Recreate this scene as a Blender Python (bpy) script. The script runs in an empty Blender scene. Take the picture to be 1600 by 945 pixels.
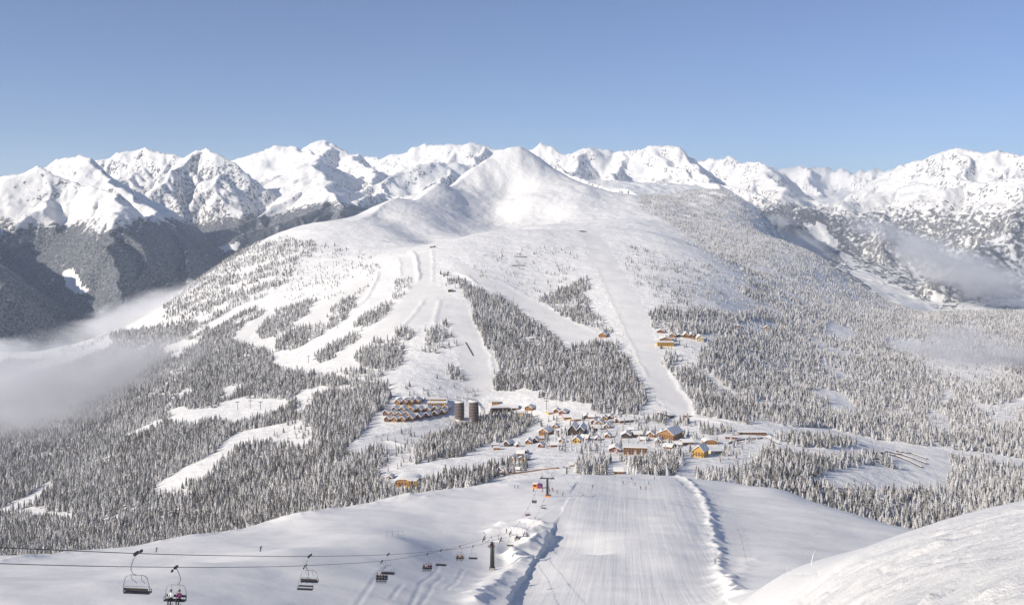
import bpy, bmesh, math, random
import numpy as np
from mathutils import Vector, Matrix
random.seed(7); RNG = np.random.default_rng(11)
S = bpy.context.scene
C = S.collection
R = math.radians

# ------------------------------------------------------------------ camera, world, sun, exposure
# a 1600 x 945 picture, focal length 1600 px, level camera with a shifted lens; camera at the origin, looking along +y
F, U0, V0 = 1600.0, 800.0, 340.0
cd = bpy.data.cameras.new('camera'); cam = bpy.data.objects.new('camera', cd); C.objects.link(cam)
cd.sensor_width = 36.0; cd.lens = 36.0; cd.shift_y = -(472.5 - V0) / 1600.0
cd.clip_start = 0.5; cd.clip_end = 90000
cam.rotation_euler = (R(90), 0, 0); S.camera = cam

SUN_AZ, SUN_EL = 243.0, 27.0           # compass bearing of the sun (0 = +y, 90 = +x): behind and left
w = bpy.data.worlds.new('World'); S.world = w; w.use_nodes = True
wn = w.node_tree.nodes; wl = w.node_tree.links
bg = wn['Background']
sky = wn.new('ShaderNodeTexSky'); sky.sky_type = 'NISHITA'; sky.sun_disc = False
sky.sun_elevation = R(SUN_EL); sky.sun_rotation = R(SUN_AZ)
sky.altitude = 2000; sky.air_density = 1.0; sky.dust_density = 0.4; sky.ozone_density = 8.0
hs = wn.new('ShaderNodeHueSaturation'); hs.inputs['Hue'].default_value = .506; hs.inputs['Saturation'].default_value = .84
wl.new(sky.outputs[0], hs.inputs['Color']); wl.new(hs.outputs[0], bg.inputs[0]); bg.inputs[1].default_value = 0.1
sl = bpy.data.lights.new('sun', 'SUN'); sun = bpy.data.objects.new('sun', sl); C.objects.link(sun)
sl.energy = 4.6; sl.angle = R(0.55); sl.color = (1.0, 0.935, 0.845)
sd = Vector((math.sin(R(SUN_AZ)) * math.cos(R(SUN_EL)), math.cos(R(SUN_AZ)) * math.cos(R(SUN_EL)), math.sin(R(SUN_EL))))
sun.rotation_euler = sd.to_track_quat('Z', 'Y').to_euler(); sun.location = sd * 3000
S.view_settings.view_transform = 'Standard'; S.view_settings.look = 'None'
S.view_settings.exposure = 0.15; S.view_settings.gamma = 1.0
S.cycles.max_bounces = 6; S.cycles.diffuse_bounces = 3; S.cycles.glossy_bounces = 2
S.cycles.volume_bounces = 3; S.cycles.transparent_max_bounces = 8
S.cycles.use_denoising = True

# ------------------------------------------------------------------ helpers
def at(u, v, d):
    return Vector(((u - U0) / F * d, d, (V0 - v) / F * d))

def tag(o, label=None, cat=None, group=None, kind=None):
    if label: o['label'] = label
    if cat: o['category'] = cat
    if group: o['group'] = group
    if kind: o['kind'] = kind
    return o

def empty(name, loc, rz=0.0):
    o = bpy.data.objects.new(name, None); C.objects.link(o)
    o.location = loc; o.rotation_euler = (0, 0, rz); o.empty_display_size = 0.5
    return o

def link_mesh(name, me, parent=None, loc=None):
    o = bpy.data.objects.new(name, me); C.objects.link(o)
    if parent: o.parent = parent
    if loc is not None: o.location = loc
    return o

_h = np.random.default_rng(3)
_perm = np.tile(_h.permutation(256), 3)
_gang = _h.uniform(0, 2 * np.pi, 256); _gx, _gy = np.cos(_gang), np.sin(_gang)
def perlin(x, y):
    xi = np.floor(x).astype(np.int64); yi = np.floor(y).astype(np.int64)
    xf = x - xi; yf = y - yi
    xi &= 255; yi &= 255
    u = xf * xf * xf * (xf * (xf * 6 - 15) + 10); v = yf * yf * yf * (yf * (yf * 6 - 15) + 10)
    def g(ix, iy, dx, dy):
        h = _perm[_perm[ix] + iy]
        return _gx[h] * dx + _gy[h] * dy
    a = g(xi, yi, xf, yf); b = g(xi + 1, yi, xf - 1, yf)
    c = g(xi, yi + 1, xf, yf - 1); d = g(xi + 1, yi + 1, xf - 1, yf - 1)
    return (a + u * (b - a)) * (1 - v) + (c + u * (d - c)) * v
def fbm(x, y, wl, oct=4, gain=0.5, ox=0.0):
    s = 0; a = 1.0; f = 1.0 / wl
    for k in range(oct):
        s = s + a * perlin(x * f + 17.3 * k + ox, y * f + 9.1 * k - ox); a *= gain; f *= 2.03
    return s
def ridged(x, y, wl, oct=4, gain=0.5, ox=0.0):
    s = 0; a = 1.0; f = 1.0 / wl
    for k in range(oct):
        s = s + a * (1 - 2.2 * np.abs(perlin(x * f + 31.7 * k + ox, y * f + 5.9 * k - ox))); a *= gain; f *= 2.1
    return s
def sstep(a, b, x):
    t = np.clip((x - a) / (b - a), 0, 1); return t * t * (3 - 2 * t)

class TPS:
    """thin-plate spline of v over (u, ln d)"""
    def __init__(s, pts, su=300.0, sd_=0.25, smooth=1e-3):
        p = np.array(pts, float); s.su, s.sd = su, sd_
        s.P = np.c_[p[:, 0] / su, np.log(p[:, 2]) / sd_]; n = len(p)
        r2 = ((s.P[:, None] - s.P[None]) ** 2).sum(-1)
        K = 0.5 * r2 * np.log(r2 + 1e-12) + np.eye(n) * smooth
        Q = np.c_[np.ones(n), s.P]
        A = np.block([[K, Q], [Q.T, np.zeros((3, 3))]])
        s.w = np.linalg.solve(A, np.r_[p[:, 1], 0, 0, 0])
    def __call__(s, u, d):
        a, b = u / s.su, np.log(d) / s.sd
        out = s.w[-3] + s.w[-2] * a + s.w[-1] * b
        for (pa, pb), wi in zip(s.P, s.w):
            r2 = (a - pa) ** 2 + (b - pb) ** 2
            out = out + wi * 0.5 * r2 * np.log(r2 + 1e-12)
        return out

def cols_to_pts(cols):
    return [(u, v, d) for u, l in cols for v, d in l]

def grid_mesh(name, X, Y, Z, mat, attrs=None, keep=None):
    """a sheet of quads over a structured grid (rows x columns)"""
    n, m = X.shape
    idx = np.arange(n * m).reshape(n, m)
    q = np.stack([idx[:-1, :-1], idx[:-1, 1:], idx[1:, 1:], idx[1:, :-1]], -1).reshape(-1, 4)
    co = np.stack([X, Y, Z], -1).reshape(-1, 3)
    if keep is not None:
        q = q[keep.reshape(-1)]
        used = np.unique(q); remap = np.zeros(n * m, np.int64); remap[used] = np.arange(len(used))
        q = remap[q]; co = co[used]
    else:
        used = None
    me = bpy.data.meshes.new(name)
    me.vertices.add(len(co)); me.vertices.foreach_set('co', co.astype(np.float32).ravel())
    me.loops.add(q.size); me.loops.foreach_set('vertex_index', q.astype(np.int32).ravel())
    me.polygons.add(len(q)); me.polygons.foreach_set('loop_start', np.arange(0, q.size, 4, dtype=np.int32))
    me.polygons.foreach_set('use_smooth', np.ones(len(q), bool))
    me.update(calc_edges=True)
    for k, a in (attrs or {}).items():
        at_ = me.attributes.new(k, 'FLOAT', 'POINT')
        a = a.reshape(-1)
        if used is not None: a = a[used]
        at_.data.foreach_set('value', a.astype(np.float32))
    me.materials.append(mat)
    o = bpy.data.objects.new(name, me); C.objects.link(o)
    return tag(o, kind='structure')

def in_poly(u, v, poly):
    p = np.asarray(poly, float); inside = np.zeros(u.shape, bool); n = len(p)
    for i in range(n):
        x1, y1 = p[i]; x2, y2 = p[(i + 1) % n]
        if y1 == y2: continue
        c = ((y1 > v) != (y2 > v)) & (u < (x2 - x1) * (v - y1) / (y2 - y1) + x1)
        inside ^= c
    return inside
def line_dist(u, v, pl, sv=1.0):
    best = np.full(u.shape, 1e9)
    for (x1, y1), (x2, y2) in zip(pl[:-1], pl[1:]):
        dx, dy = x2 - x1, (y2 - y1) * sv
        t = np.clip(((u - x1) * dx + (v - y1) * sv * dy) / (dx * dx + dy * dy + 1e-9), 0, 1)
        best = np.minimum(best, np.hypot(u - x1 - t * dx, (v - y1) * sv - t * dy))
    return best

# ------------------------------------------------------------------ materials
def mat_new(name, col=(0.8, 0.8, 0.8), rough=0.6, metal=0.0):
    m = bpy.data.materials.new(name); m.use_nodes = True
    b = m.node_tree.nodes['Principled BSDF']
    b.inputs['Base Color'].default_value = (*col, 1); b.inputs['Roughness'].default_value = rough
    b.inputs['Metallic'].default_value = metal; b.inputs['Specular IOR Level'].default_value = 0.25
    return m
class NT:
    def __init__(s, m): s.m = m; s.t = m.node_tree; s.b = s.t.nodes['Principled BSDF']
    def n(s, typ, **kw):
        x = s.t.nodes.new(typ)
        for k, v in kw.items(): setattr(x, k, v)
        return x
    def l(s, a, b): s.t.links.new(a, b)
    def val(s, sock, v):
        if hasattr(v, 'node'): s.l(v, sock)
        else: sock.default_value = v
    def math(s, op, a, b=0.0, c=0.0, clamp=False):
        x = s.n('ShaderNodeMath', operation=op, use_clamp=clamp)
        for i, v in enumerate((a, b, c)): s.val(x.inputs[i], v)
        return x.outputs[0]
    def mix(s, f, a, b):
        x = s.n('ShaderNodeMix', data_type='RGBA'); s.val(x.inputs[0], f)
        s.val(x.inputs[6], a if hasattr(a, 'node') else (*a, 1)); s.val(x.inputs[7], b if hasattr(b, 'node') else (*b, 1))
        return x.outputs[2]
    def attr(s, name): return s.n('ShaderNodeAttribute', attribute_name=name).outputs['Fac']
    def noise(s, scale, detail=4, rough=0.5, vec=None, dist=0.0):
        x = s.n('ShaderNodeTexNoise'); x.inputs['Scale'].default_value = scale; x.inputs['Detail'].default_value = detail
        x.inputs['Roughness'].default_value = rough; x.inputs['Distortion'].default_value = dist
        if vec is not None: s.l(vec, x.inputs['Vector'])
        return x.outputs['Fac']
    def step(s, x, a, b):
        r = s.n('ShaderNodeMapRange', interpolation_type='SMOOTHSTEP'); s.val(r.inputs[0], x); s.val(r.inputs[1], a); s.val(r.inputs[2], b)
        return r.outputs[0]
    def obj(s): return s.n('ShaderNodeTexCoord').outputs['Object']
    def scaled(s, vec, sc, rot=(0, 0, 0)):
        
        if any(rot):
            y = s.n('ShaderNodeMapping'); y.inputs['Rotation'].default_value = rot; s.l(vec, y.inputs[0]); vec = y.outputs[0]
        x = s.n('ShaderNodeMapping'); x.inputs['Scale'].default_value = sc; s.l(vec, x.inputs[0]); return x.outputs[0]
    def bump(s, h, strength, dist=1.0):
        x = s.n('ShaderNodeBump'); x.inputs['Strength'].default_value = strength; x.inputs['Distance'].default_value = dist
        s.l(h, x.inputs['Height']); s.l(x.outputs[0], s.b.inputs['Normal'])

SNOW = (0.905, 0.87, 0.805)
def terrain_mat(name, sc, rock=(0.16, 0.15, 0.15), forest=(0.05, 0.055, 0.062), frost=(0.29, 0.29, 0.295), crag=0.0, turn=0.0):
    """snow with frosted forest where the attribute 'forest' is high and rock where 'rock' is; sc = size of the grain in m"""
    m = mat_new(name, SNOW, 0.65); t = NT(m); o = t.obj()
    og = t.scaled(o, (1, .55, 1), (0, 0, turn)) if crag else o
    ft = t.noise(1 / sc, 5, 0.6, og)
    fm = t.step(t.math('ADD', t.attr('forest'), t.math('MULTIPLY', t.math('SUBTRACT', ft, 0.5), 1.5)), 0.40, 0.62)
    fine = t.noise(2.6 / sc, 3, 0.7, o)
    fcol = t.mix(t.step(fine, 0.35, 0.65), forest, frost)
    rn = t.noise(1.3 / sc, 6, 0.65, t.scaled(o, (1, 1, 0.45)))
    rm = t.step(t.math('ADD', t.attr('rock'), t.math('MULTIPLY', t.math('SUBTRACT', rn, 0.5), 1.8)), 0.45, 0.62)
    sm = t.attr('groomed')
    c = t.mix(sm, SNOW, tuple(x * .925 for x in SNOW)); c = t.mix(fm, c, fcol); c = t.mix(rm, c, rock)
    t.l(c, t.b.inputs['Base Color'])
    h = t.math('MULTIPLY', t.math('SUBTRACT', 1.0, t.math('MULTIPLY', sm, .85)), t.math('SUBTRACT', t.noise(0.6 / sc, 6, 0.55, o), .5))
    h = t.math('ADD', h, t.math('MULTIPLY', fm, t.math('MULTIPLY', fine, 1.2)))
    if crag:
        x = t.n('ShaderNodeTexNoise', noise_type='RIDGED_MULTIFRACTAL'); x.inputs['Scale'].default_value = 1 / 420.0; x.inputs['Detail'].default_value = 6
        x.inputs['Roughness'].default_value = .55; x.inputs['Distortion'].default_value = .4; t.l(t.scaled(o, (1, .5, .35), (0, 0, turn)), x.inputs['Vector'])
        h = t.math('ADD', h, t.math('MULTIPLY', x.outputs['Fac'], crag))
    t.bump(h, 0.75, sc * 0.4)
    return m

# ------------------------------------------------------------------ the valley, the ski mountain opposite and the peak behind it
MID = [
 (-260, [(920,1350),(830,1700),(720,2300),(620,3300),(565,4300),(640,5200),(760,6500),(780,7600)]),
 (0,   [(900,1100),(870,1350),(800,1700),(700,2250),(610,3200),(552,4300),(610,5200),(720,6500),(760,7600)]),
 (150, [(890,1050),(855,1300),(780,1650),(690,2150),(610,2900),(533,4200),(590,5000),(700,6200)]),
 (300, [(870,1000),(835,1250),(740,1600),(650,2050),(560,2700),(500,3300),(442,4200),(530,5000),(650,6000),(700,7600)]),
 (430, [(850,950),(810,1200),(720,1550),(640,1950),(560,2500),(480,3050),(420,3600),(372,4600),(480,5400),(600,6400)]),
 (550, [(830,950),(785,1150),(700,1500),(630,1850),(560,2250),(480,2750),(410,3400),(365,4000),(339,4450),(400,5200),(520,7000)]),
 (612, [(820,950),(775,1150),(690,1550),(650,1720),(605,1900),(520,2350),(440,2900),(394,3350),(366,4000),(335,4450),(312,4800),(360,5500),(440,7000)]),
 (680, [(800,950),(765,1150),(690,1550),(652,1750),(605,1900),(520,2300),(440,2800),(382,3250),(384,3650),(362,4250),(318,4950),(287,5400),(320,6000),(400,7400)]),
 (740, [(790,950),(757,1150),(695,1500),(652,1780),(605,1950),(500,2400),(440,2750),(364,3500),(375,3950),(366,4600),(338,5200),(298,5650),(264,5950),(285,6300),(360,7500)]),
 (790, [(361,3600),(373,4050),(364,4700),(340,5300),(300,5780),(232,6250),(300,6900)]),
 (830, [(780,950),(750,1150),(695,1450),(655,1750),(620,1850),(540,2200),(460,2650),(420,2950),(361,3650),(368,4050),(353,4600),(305,5400),(241,6200),(330,7100)]),
 (900, [(780,950),(745,1150),(700,1400),(652,1700),(628,1800),(560,2100),(480,2500),(420,2950),(358,3700),(368,4100),(350,4700),(318,5300),(289,5800),(400,6900)]),
 (1000,[(780,950),(742,1150),(700,1400),(655,1650),(600,1900),(520,2250),(440,2700),(390,3200),(360,3600),(368,4000),(348,4600),(326,5200),(312,5800),(350,6600),(440,7500)]),
 (1060,[(785,950),(745,1150),(690,1450),(655,1650),(600,1900),(520,2250),(440,2750),(390,3250),(374,3500),(383,3800),(362,4500),(332,5200),(310,5900),(345,6700),(420,7500)]),
 (1130,[(790,950),(750,1150),(690,1450),(650,1650),(560,2100),(480,2550),(430,3000),(404,3350),(410,3600),(385,4200),(345,5200),(308,6200),(370,7200)]),
 (1200,[(805,950),(765,1100),(690,1450),(650,1700),(580,2150),(500,2700),(440,3300),(400,4000),(346,5800),(440,6800)]),
 (1300,[(840,950),(800,1080),(700,1450),(640,1850),(560,2400),(490,3100),(450,3900),(424,4800),(520,5800),(640,7300)]),
 (1400,[(870,950),(830,1080),(760,1300),(700,1600),(640,2000),(560,2600),(510,3300),(487,3900),(560,5000),(640,6200)]),
 (1500,[(880,950),(840,1080),(770,1300),(700,1650),(620,2150),(540,2900),(487,3800),(560,5000),(660,6500)]),
 (1600,[(890,950),(850,1080),(780,1300),(720,1600),(620,2150),(540,2900),(489,3800),(560,5000),(700,7400)]),
 (1860,[(900,1000),(750,1450),(620,2150),(540,2900),(482,3800),(560,5000),(700,7400)]),
]
mid_tps = TPS(cols_to_pts(MID), 260.0, 0.22, 2e-3)
SHOULDER = [(520,347,4150),(561,335,4350),(612,312,4750),(649,302,5050),(683,286,5400),(723,271,5800),(744,263,5950),(775,243,6180)]
GULLIES = [([(620,350,4300),(680,372,3950),(720,376,3900)], 18), ([(600,335,4500),(640,350,4400),(690,373,4000)], 14), ([(830,352,4700),(860,330,5000),(850,300,5500)], 12)]
def mid_height(u, d):
    x = (u - U0) / F * d
    z = (V0 - mid_tps(u, d)) / F * d
    far = sstep(2000, 4500, d)
    z = z + fbm(x, d, 420, 4) * (5 + 9 * far) + fbm(x, d, 70, 3, ox=7.7) * (1.2 + 1.6 * far)
    # the shoulder of the peak: a ridge running towards the viewer, steep on its right side
    sp = [at(*p) for p in SHOULDER]
    ds = line_dist(x + fbm(x, d, 300, 2, ox=6.6) * 40, d, [(p.x, p.y) for p in sp])
    yy = np.array([p.y for p in sp]); xx = np.array([p.x for p in sp])
    side = x - np.interp(d, yy, xx)
    fade = sstep(4100, 4700, d) * sstep(6350, 6000, d)
    z = z - fade * np.where(side > 0, 30 * (1 - np.exp(-ds / 60)) * np.exp(-(ds / 330) ** 2), 18 * (1 - np.exp(-ds / 120)) * np.exp(-(ds / 400) ** 2))
    for pl, dep in GULLIES:
        gp = [at(*p) for p in pl]
        ds = line_dist(x, d, [(p.x, p.y) for p in gp])
        z = z - dep * np.exp(-(ds / 90) ** 2)
    hi = sstep(4300, 5600, d)
    z = z + hi * (ridged(x * 1.0, d * 0.45, 520, 5, 0.55, 3.1) - 0.4) * 14
    return z
MID_BANKS = [([(641,394),(650,404),(653,420),(654,440)], 5, 5), ([(622,405),(624,420),(626,432)], 5, 3), ([(675,392),(676,410),(676,440)], 4, 1.8), ([(739,627),(753,640)], 4, 5), ([(735,482),(740,500),(752,525),(766,555),(770,580)], 3, 1.6),
 ([(590,428),(588,440),(570,470),(553,485)], 5, 4), ([(712,425),(730,432),(745,447)], 5, 3), ([(735,420),(800,450),(860,480),(930,520)], 5, 1.2), ([(932,420),(950,462),(970,505),(990,548),(1010,590)], 3, 1.2), ([(560,690),(640,670),(700,665)], 8, 4), ([(610,690),(640,700)], 5, 3),
 ([(600,640),(605,625),(620,617)], 5, 3), ([(663,470),(640,500),(610,530)], 6, 2), ([(686,470),(680,500),(676,520)], 6, 2), ([(1040,560),(1060,600),(1082,630),(1086,648)], 5, 3), ([(1015,650),(1080,652),(1130,662)], 5, 2),
 ([(1110,655),(1165,662),(1230,666),(1296,669),(1365,686),(1403,691),(1479,701),(1530,706),(1600,718)], 3.5, 2.6), ([(1198,680),(1220,691),(1289,701),(1352,696),(1378,701)], 3, 2.2)]  # banks added along both roads so their sunward sides give a bright edge
def rows(segs):
    return np.concatenate([np.exp(np.linspace(math.log(a), math.log(b), n, endpoint=False)) for a, b, n in segs])
ud = np.linspace(-240, 1840, 800)
dd = rows([(950, 1350, 60), (1350, 2600, 200), (2600, 4400, 150), (4400, 6600, 130), (6600, 7400, 16)])
GU, GD = np.meshgrid(ud, dd)
GX = (GU - U0) / F * GD
GZ = mid_height(GU, GD)
GV = V0 - GZ / GD * F
def mid_at_raw(u, v):
    c = int(round((u - ud[0]) / (ud[1] - ud[0]))); k = np.nonzero((GV[:, c] <= v) & (dd > 980))[0]; d = dd[k[0]] if len(k) else dd[-1]
    return ((u - U0) / F * d, d)
for pl, wd_, ht_ in MID_BANKS:
    g_ = [mid_at_raw(*p) for p in pl]; a_ = np.array(g_)
    r0, r1 = np.searchsorted(dd, [a_[:, 1].min() - 40, a_[:, 1].max() + 40])
    x_, y_ = GX[r0:r1], GD[r0:r1]; ds_ = line_dist(x_ + fbm(x_, y_, 40, 2) * 5, y_, g_); GZ[r0:r1] += ht_ * np.exp(-(ds_ / wd_) ** 2)
GV = V0 - GZ / GD * F

def mid_z(x, y):
    """height of the valley sheet under world points (arrays or floats)"""
    x = np.atleast_1d(np.asarray(x, float)); y = np.atleast_1d(np.asarray(y, float))
    u = U0 + x / y * F
    ci = np.clip((u - ud[0]) / (ud[1] - ud[0]), 0, len(ud) - 1.001); c0 = ci.astype(int); cf = ci - c0
    ri = np.interp(y, dd, np.arange(len(dd))); r0 = np.minimum(ri.astype(int), len(dd) - 2); rf = ri - r0
    zz = GZ
    return (zz[r0, c0] * (1 - cf) + zz[r0, c0 + 1] * cf) * (1 - rf) + (zz[r0 + 1, c0] * (1 - cf) + zz[r0 + 1, c0 + 1] * cf) * rf
def mid_at(u, v, dmin=980):
    """first point of the valley sheet met by the line of sight through a pixel"""
    c = int(round(np.clip((u - ud[0]) / (ud[1] - ud[0]), 0, len(ud) - 1)))
    col = GV[:, c]; k = np.nonzero((col <= v) & (dd > dmin))[0]
    k = int(k[0]) if len(k) else len(dd) - 1
    if k > 0 and col[k - 1] > v:
        f = (col[k - 1] - v) / (col[k - 1] - col[k] + 1e-9); d = dd[k - 1] + f * (dd[k] - dd[k - 1])
    else: d = dd[k]
    x = (u - U0) / F * d
    return Vector((x, d, float(mid_z(x, d)[0])))

# where the forest stands (and where pistes, meadows, roads and the village are cut out of it), in the order painted
FOREST = [
 (1.0, [(-260,575),(60,562),(110,545),(180,520),(300,500),(330,520),(400,545),(425,550),(432,575),(490,585),(560,597),(607,599),(608,625),(565,675),(537,709),(590,700),(625,712),(640,735),(600,790),(500,830),(0,930),(-260,960)]),
 (.0, [(264,639),(338,636),(376,620),(447,625),(455,635),(400,655),(372,665),(340,655),(298,664),(264,660)]),
 (.0, [(190,683),(237,656),(262,655),(203,687)]), (.0, [(266,625),(291,608),(301,614),(278,626)]),
 (.0, [(335,625),(359,602),(382,603),(355,624)]),
 (.0, [(240,757),(305,724),(345,697),(372,672),(395,672),(453,662),(450,676),(406,697),(372,697),(352,720),(325,744),(291,757),(298,774),(244,774)]),
 (.3, [(244,774),(298,757),(310,775),(280,782)]),
 (.1, [(452,690),(475,676),(492,688),(465,702)]), (.1, [(454,643),(480,620),(488,630),(478,650)]), (.25, [(420,690),(455,660),(490,660),(480,690),(440,705)]),
 (.0, [(-5,797),(34,783),(78,752),(85,761),(40,790),(7,802)]), (.0, [(20,800),(45,793),(75,797),(122,804),(110,812),(60,810)]),
 (.0, [(450,622),(480,607),(560,602),(565,609),(500,614),(470,630)]),
 (.0, [(250,545),(290,528),(300,535),(262,556)]), (.15, [(40,575),(100,545),(175,520),(170,530),(100,560),(60,580)]),
 (.0, [(264,560),(300,525),(330,510),(335,520),(300,545),(280,560)]),
 (.85, [(399,521),(431,487),(452,478),(486,464),(505,464),(486,485),(476,495),(435,523),(406,529)]),
 (.85, [(423,548),(448,517),(490,508),(524,502),(533,508),(507,521),(486,529),(461,546),(435,550)]),
 (.75, [(509,495),(528,476),(535,466),(554,466),(558,474),(543,495),(539,504),(511,500)]),
 (.75, [(543,519),(562,500),(573,489),(602,472),(613,480),(596,495),(575,512),(564,523)]),
 (.85, [(488,562),(507,546),(539,529),(562,523),(562,531),(528,555),(500,566)]),
 (.8, [(290,520),(332,495),(380,478),(399,485),(418,485),(401,495),(380,512),(353,538),(327,536),(300,532)]),
 (.5, [(255,480),(300,442),(350,402),(400,382),(440,372),(480,378),(560,395),(555,410),(500,430),(440,445),(400,470),(330,495),(255,510)]),
 (.7, [(448,457),(473,442),(499,436),(486,449),(461,466),(448,468)]),
 (.3, [(541,428),(580,424),(583,440),(545,440)]), (.25, [(555,448),(580,444),(570,462),(550,462)]), (.45, [(618,440),(640,432),(645,450),(630,462),(612,468),(608,455)]),
 (.6, [(522,580),(539,577),(575,582),(600,584),(583,594),(543,592)]),
 (.9, [(554,558),(564,551),(588,531),(615,531),(632,544),(629,568),(612,582),(568,575)]), (.9, [(617,519),(635,514),(648,520),(640,531),(618,532)]),
 (.75, [(661,531),(666,516),(696,504),(706,514),(713,544),(690,554),(662,548)]), (.5, [(684,592),(703,575),(720,582),(723,595)]), (.4, [(639,610),(703,604),(703,612),(645,616)]),
 (1.0, [(714,441),(727,439),(748,452),(790,467),(812,488),(829,503),(854,518),(875,532),(885,548),(905,540),(930,533),(960,540),(980,560),(995,590),(1012,622),(1003,648),(925,645),(925,630),(840,622),(842,608),(771,612),(768,600),(783,575),(775,555),(757,540),(745,515),(740,490),(738,475),(722,455),(714,448)]),
 (.5, [(690,430),(712,425),(716,445),(700,450)]),
 (.7, [(835,460),(848,448),(867,435),(896,439),(920,435),(925,445),(910,462),(918,470),(924,487),(935,500),(955,510),(960,521),(950,521),(931,512),(886,500),(864,486),(843,471)]),
 (.22, [(805,437),(833,416),(852,414),(850,427),(826,450),(818,454)]), (.15, [(760,395),(800,388),(810,400),(770,405)]), (.2, [(735,415),(765,430),(762,438),(735,422)]), (.25, [(876,410),(896,408),(893,424),(878,424)]),
 (.25, [(971,400),(986,432),(998,459),(1015,445),(998,402)]), (.4, [(1026,428),(1056,413),(1079,462),(1068,472),(1034,460)]),
 (.3, [(1070,419),(1096,415),(1092,428),(1077,449)]), (.45, [(1119,440),(1128,438),(1151,466),(1142,474),(1121,466)]), (.2, [(980,385),(1110,410),(1200,480),(1150,490),(1030,482),(1000,440)]), (.07, [(760,390),(900,385),(905,440),(830,470),(790,440)]), (.10, [(470,400),(560,390),(600,420),(520,470),(440,470)]),
 (.9, [(1011,508),(1024,485),(1037,481),(1056,488),(1120,483),(1145,495),(1180,485),(1198,470),(1180,445),(1205,440),(1195,470),(1860,470),(1860,930),(1500,930),(1250,800),(1150,755),(1190,705),(1215,690),(1205,668),(1085,648),(1070,605),(1040,575),(1028,545),(1100,540),(1100,525),(1015,518)]),
 (.6, [(1142,436),(1200,428),(1290,440),(1400,488),(1200,490),(1160,460)]),
 (.58, [(1000,303),(1120,290),(1200,340),(1300,410),(1385,470),(1392,490),(1250,470),(1180,442),(1130,402),(1075,372),(1040,345),(1000,325)]),
 (.25, [(1060,372),(1100,385),(1130,400),(1175,440),(1150,430),(1100,398)]),
 (.1, [(1024,513),(1062,524),(1104,524),(1127,524),(1104,540),(1090,557),(1090,578),(1066,573),(1057,575),(1041,578),(1029,557),(1024,540)]), (.8, [(1030,556),(1056,553),(1060,565),(1042,578)]),
 (.05, [(1090,578),(1127,594),(1159,620),(1153,624),(1125,612),(1095,586)]), (.0, [(1180,619),(1206,630),(1190,635)]), (.3, [(1143,510),(1180,499),(1220,506),(1206,520),(1183,524),(1157,517)]),
 (.0, [(1289,513),(1296,504),(1322,510),(1345,526),(1322,533),(1289,523)]), (.1, [(1289,541),(1332,549),(1352,556),(1322,560),(1291,550)]), (.1, [(1274,559),(1307,574),(1324,592),(1313,595),(1282,568)]),
 (.0, [(1263,607),(1302,609),(1327,625),(1345,642),(1337,646),(1296,640),(1294,627),(1266,615)]), (.1, [(1390,632),(1418,642),(1416,651),(1393,643)]),
 (.15, [(1444,658),(1454,637),(1469,640),(1489,673),(1466,673)]), (.05, [(1512,622),(1540,632),(1583,660),(1565,661),(1525,637)]), (.15, [(1378,541),(1395,528),(1436,528),(1436,559),(1403,554)]),
 (.2, [(1436,564),(1530,556),(1580,586),(1530,602),(1454,582)]), (.05, [(1474,600),(1494,620),(1474,632)]), (.3, [(1251,510),(1289,538),(1284,554),(1268,536)]), (.25, [(1530,640),(1600,620),(1600,650),(1560,670)]), (.3, [(1160,640),(1200,650),(1230,668),(1180,668)]),
 (.0, [(1262,754),(1285,739),(1360,727),(1442,739),(1450,750),(1480,765),(1397,769),(1300,761)]), (.0, [(1368,703),(1400,700),(1478,715),(1490,735),(1478,768),(1440,750)]),
 (.0, [(905,362),(940,362),(975,420),(1000,465),(1015,490),(1025,540),(1045,580),(1075,610),(1086,640),(1070,652),(1050,650),(1022,620),(1000,587),(985,560),(975,530),(965,500),(945,470),(920,420),(905,385)]),
 (.0, [(560,690),(612,628),(612,600),(660,600),(768,617),(838,624),(925,647),(1005,652),(1100,655),(1200,666),(1212,690),(1190,705),(1160,752),(1100,755),(1060,750),(900,760),(740,770),(690,770),(610,765),(585,745),(625,718),(600,702),(545,712)]),
 (1.0, [(640,715),(660,690),(720,665),(760,652),(800,645),(836,652),(833,667),(800,685),(760,697),(720,710),(680,722),(650,730)]),
 (.55, [(848,683),(900,678),(945,690),(942,710),(905,712),(880,700)]), (.9, [(898,727),(955,715),(948,746),(900,744)]), (.9, [(1020,717),(1060,702),(1082,727),(1050,742),(980,748),(985,715)]),
 (.8, [(985,657),(1040,652),(1040,664),(990,672)]), (.75, [(1055,657),(1160,660),(1202,668),(1202,680),(1100,677),(1055,668)]), (.9, [(655,757),(740,737),(820,722),(827,735),(760,755),(680,772)]),
 (.9, [(590,762),(640,768),(665,765),(690,770),(640,800),(560,800)]), (.35, [(585,735),(610,705),(640,705),(640,725),(610,745)]), (.22, [(840,655),(1010,652),(1110,690),(1010,725),(850,700)]), (.12, [(1060,690),(1180,690),(1160,745),(1070,735)]), (.15, [(590,690),(640,672),(660,690),(640,712)]), (.10, [(615,598),(760,612),(720,630),(620,625)]),
 (.5, [(1090,740),(1160,745),(1160,762),(1080,752)]), (.6, [(1130,672),(1150,672),(1140,684)]),
]
ROADS = [(2.6, [(1085,648),(1110,657),(1165,664),(1230,668),(1296,671),(1365,688),(1403,693),(1479,703),(1530,708),(1600,720),(1840,760)]),
         (2.4, [(1195,680),(1218,693),(1250,700),(1289,703),(1352,698),(1378,703)]),
         (1.5, [(0,588),(60,570),(110,556),(170,530)]), (1.5, [(330,505),(372,480),(395,470)]), (2, [(620,392),(640,392),(648,400),(652,440)])]
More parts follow.
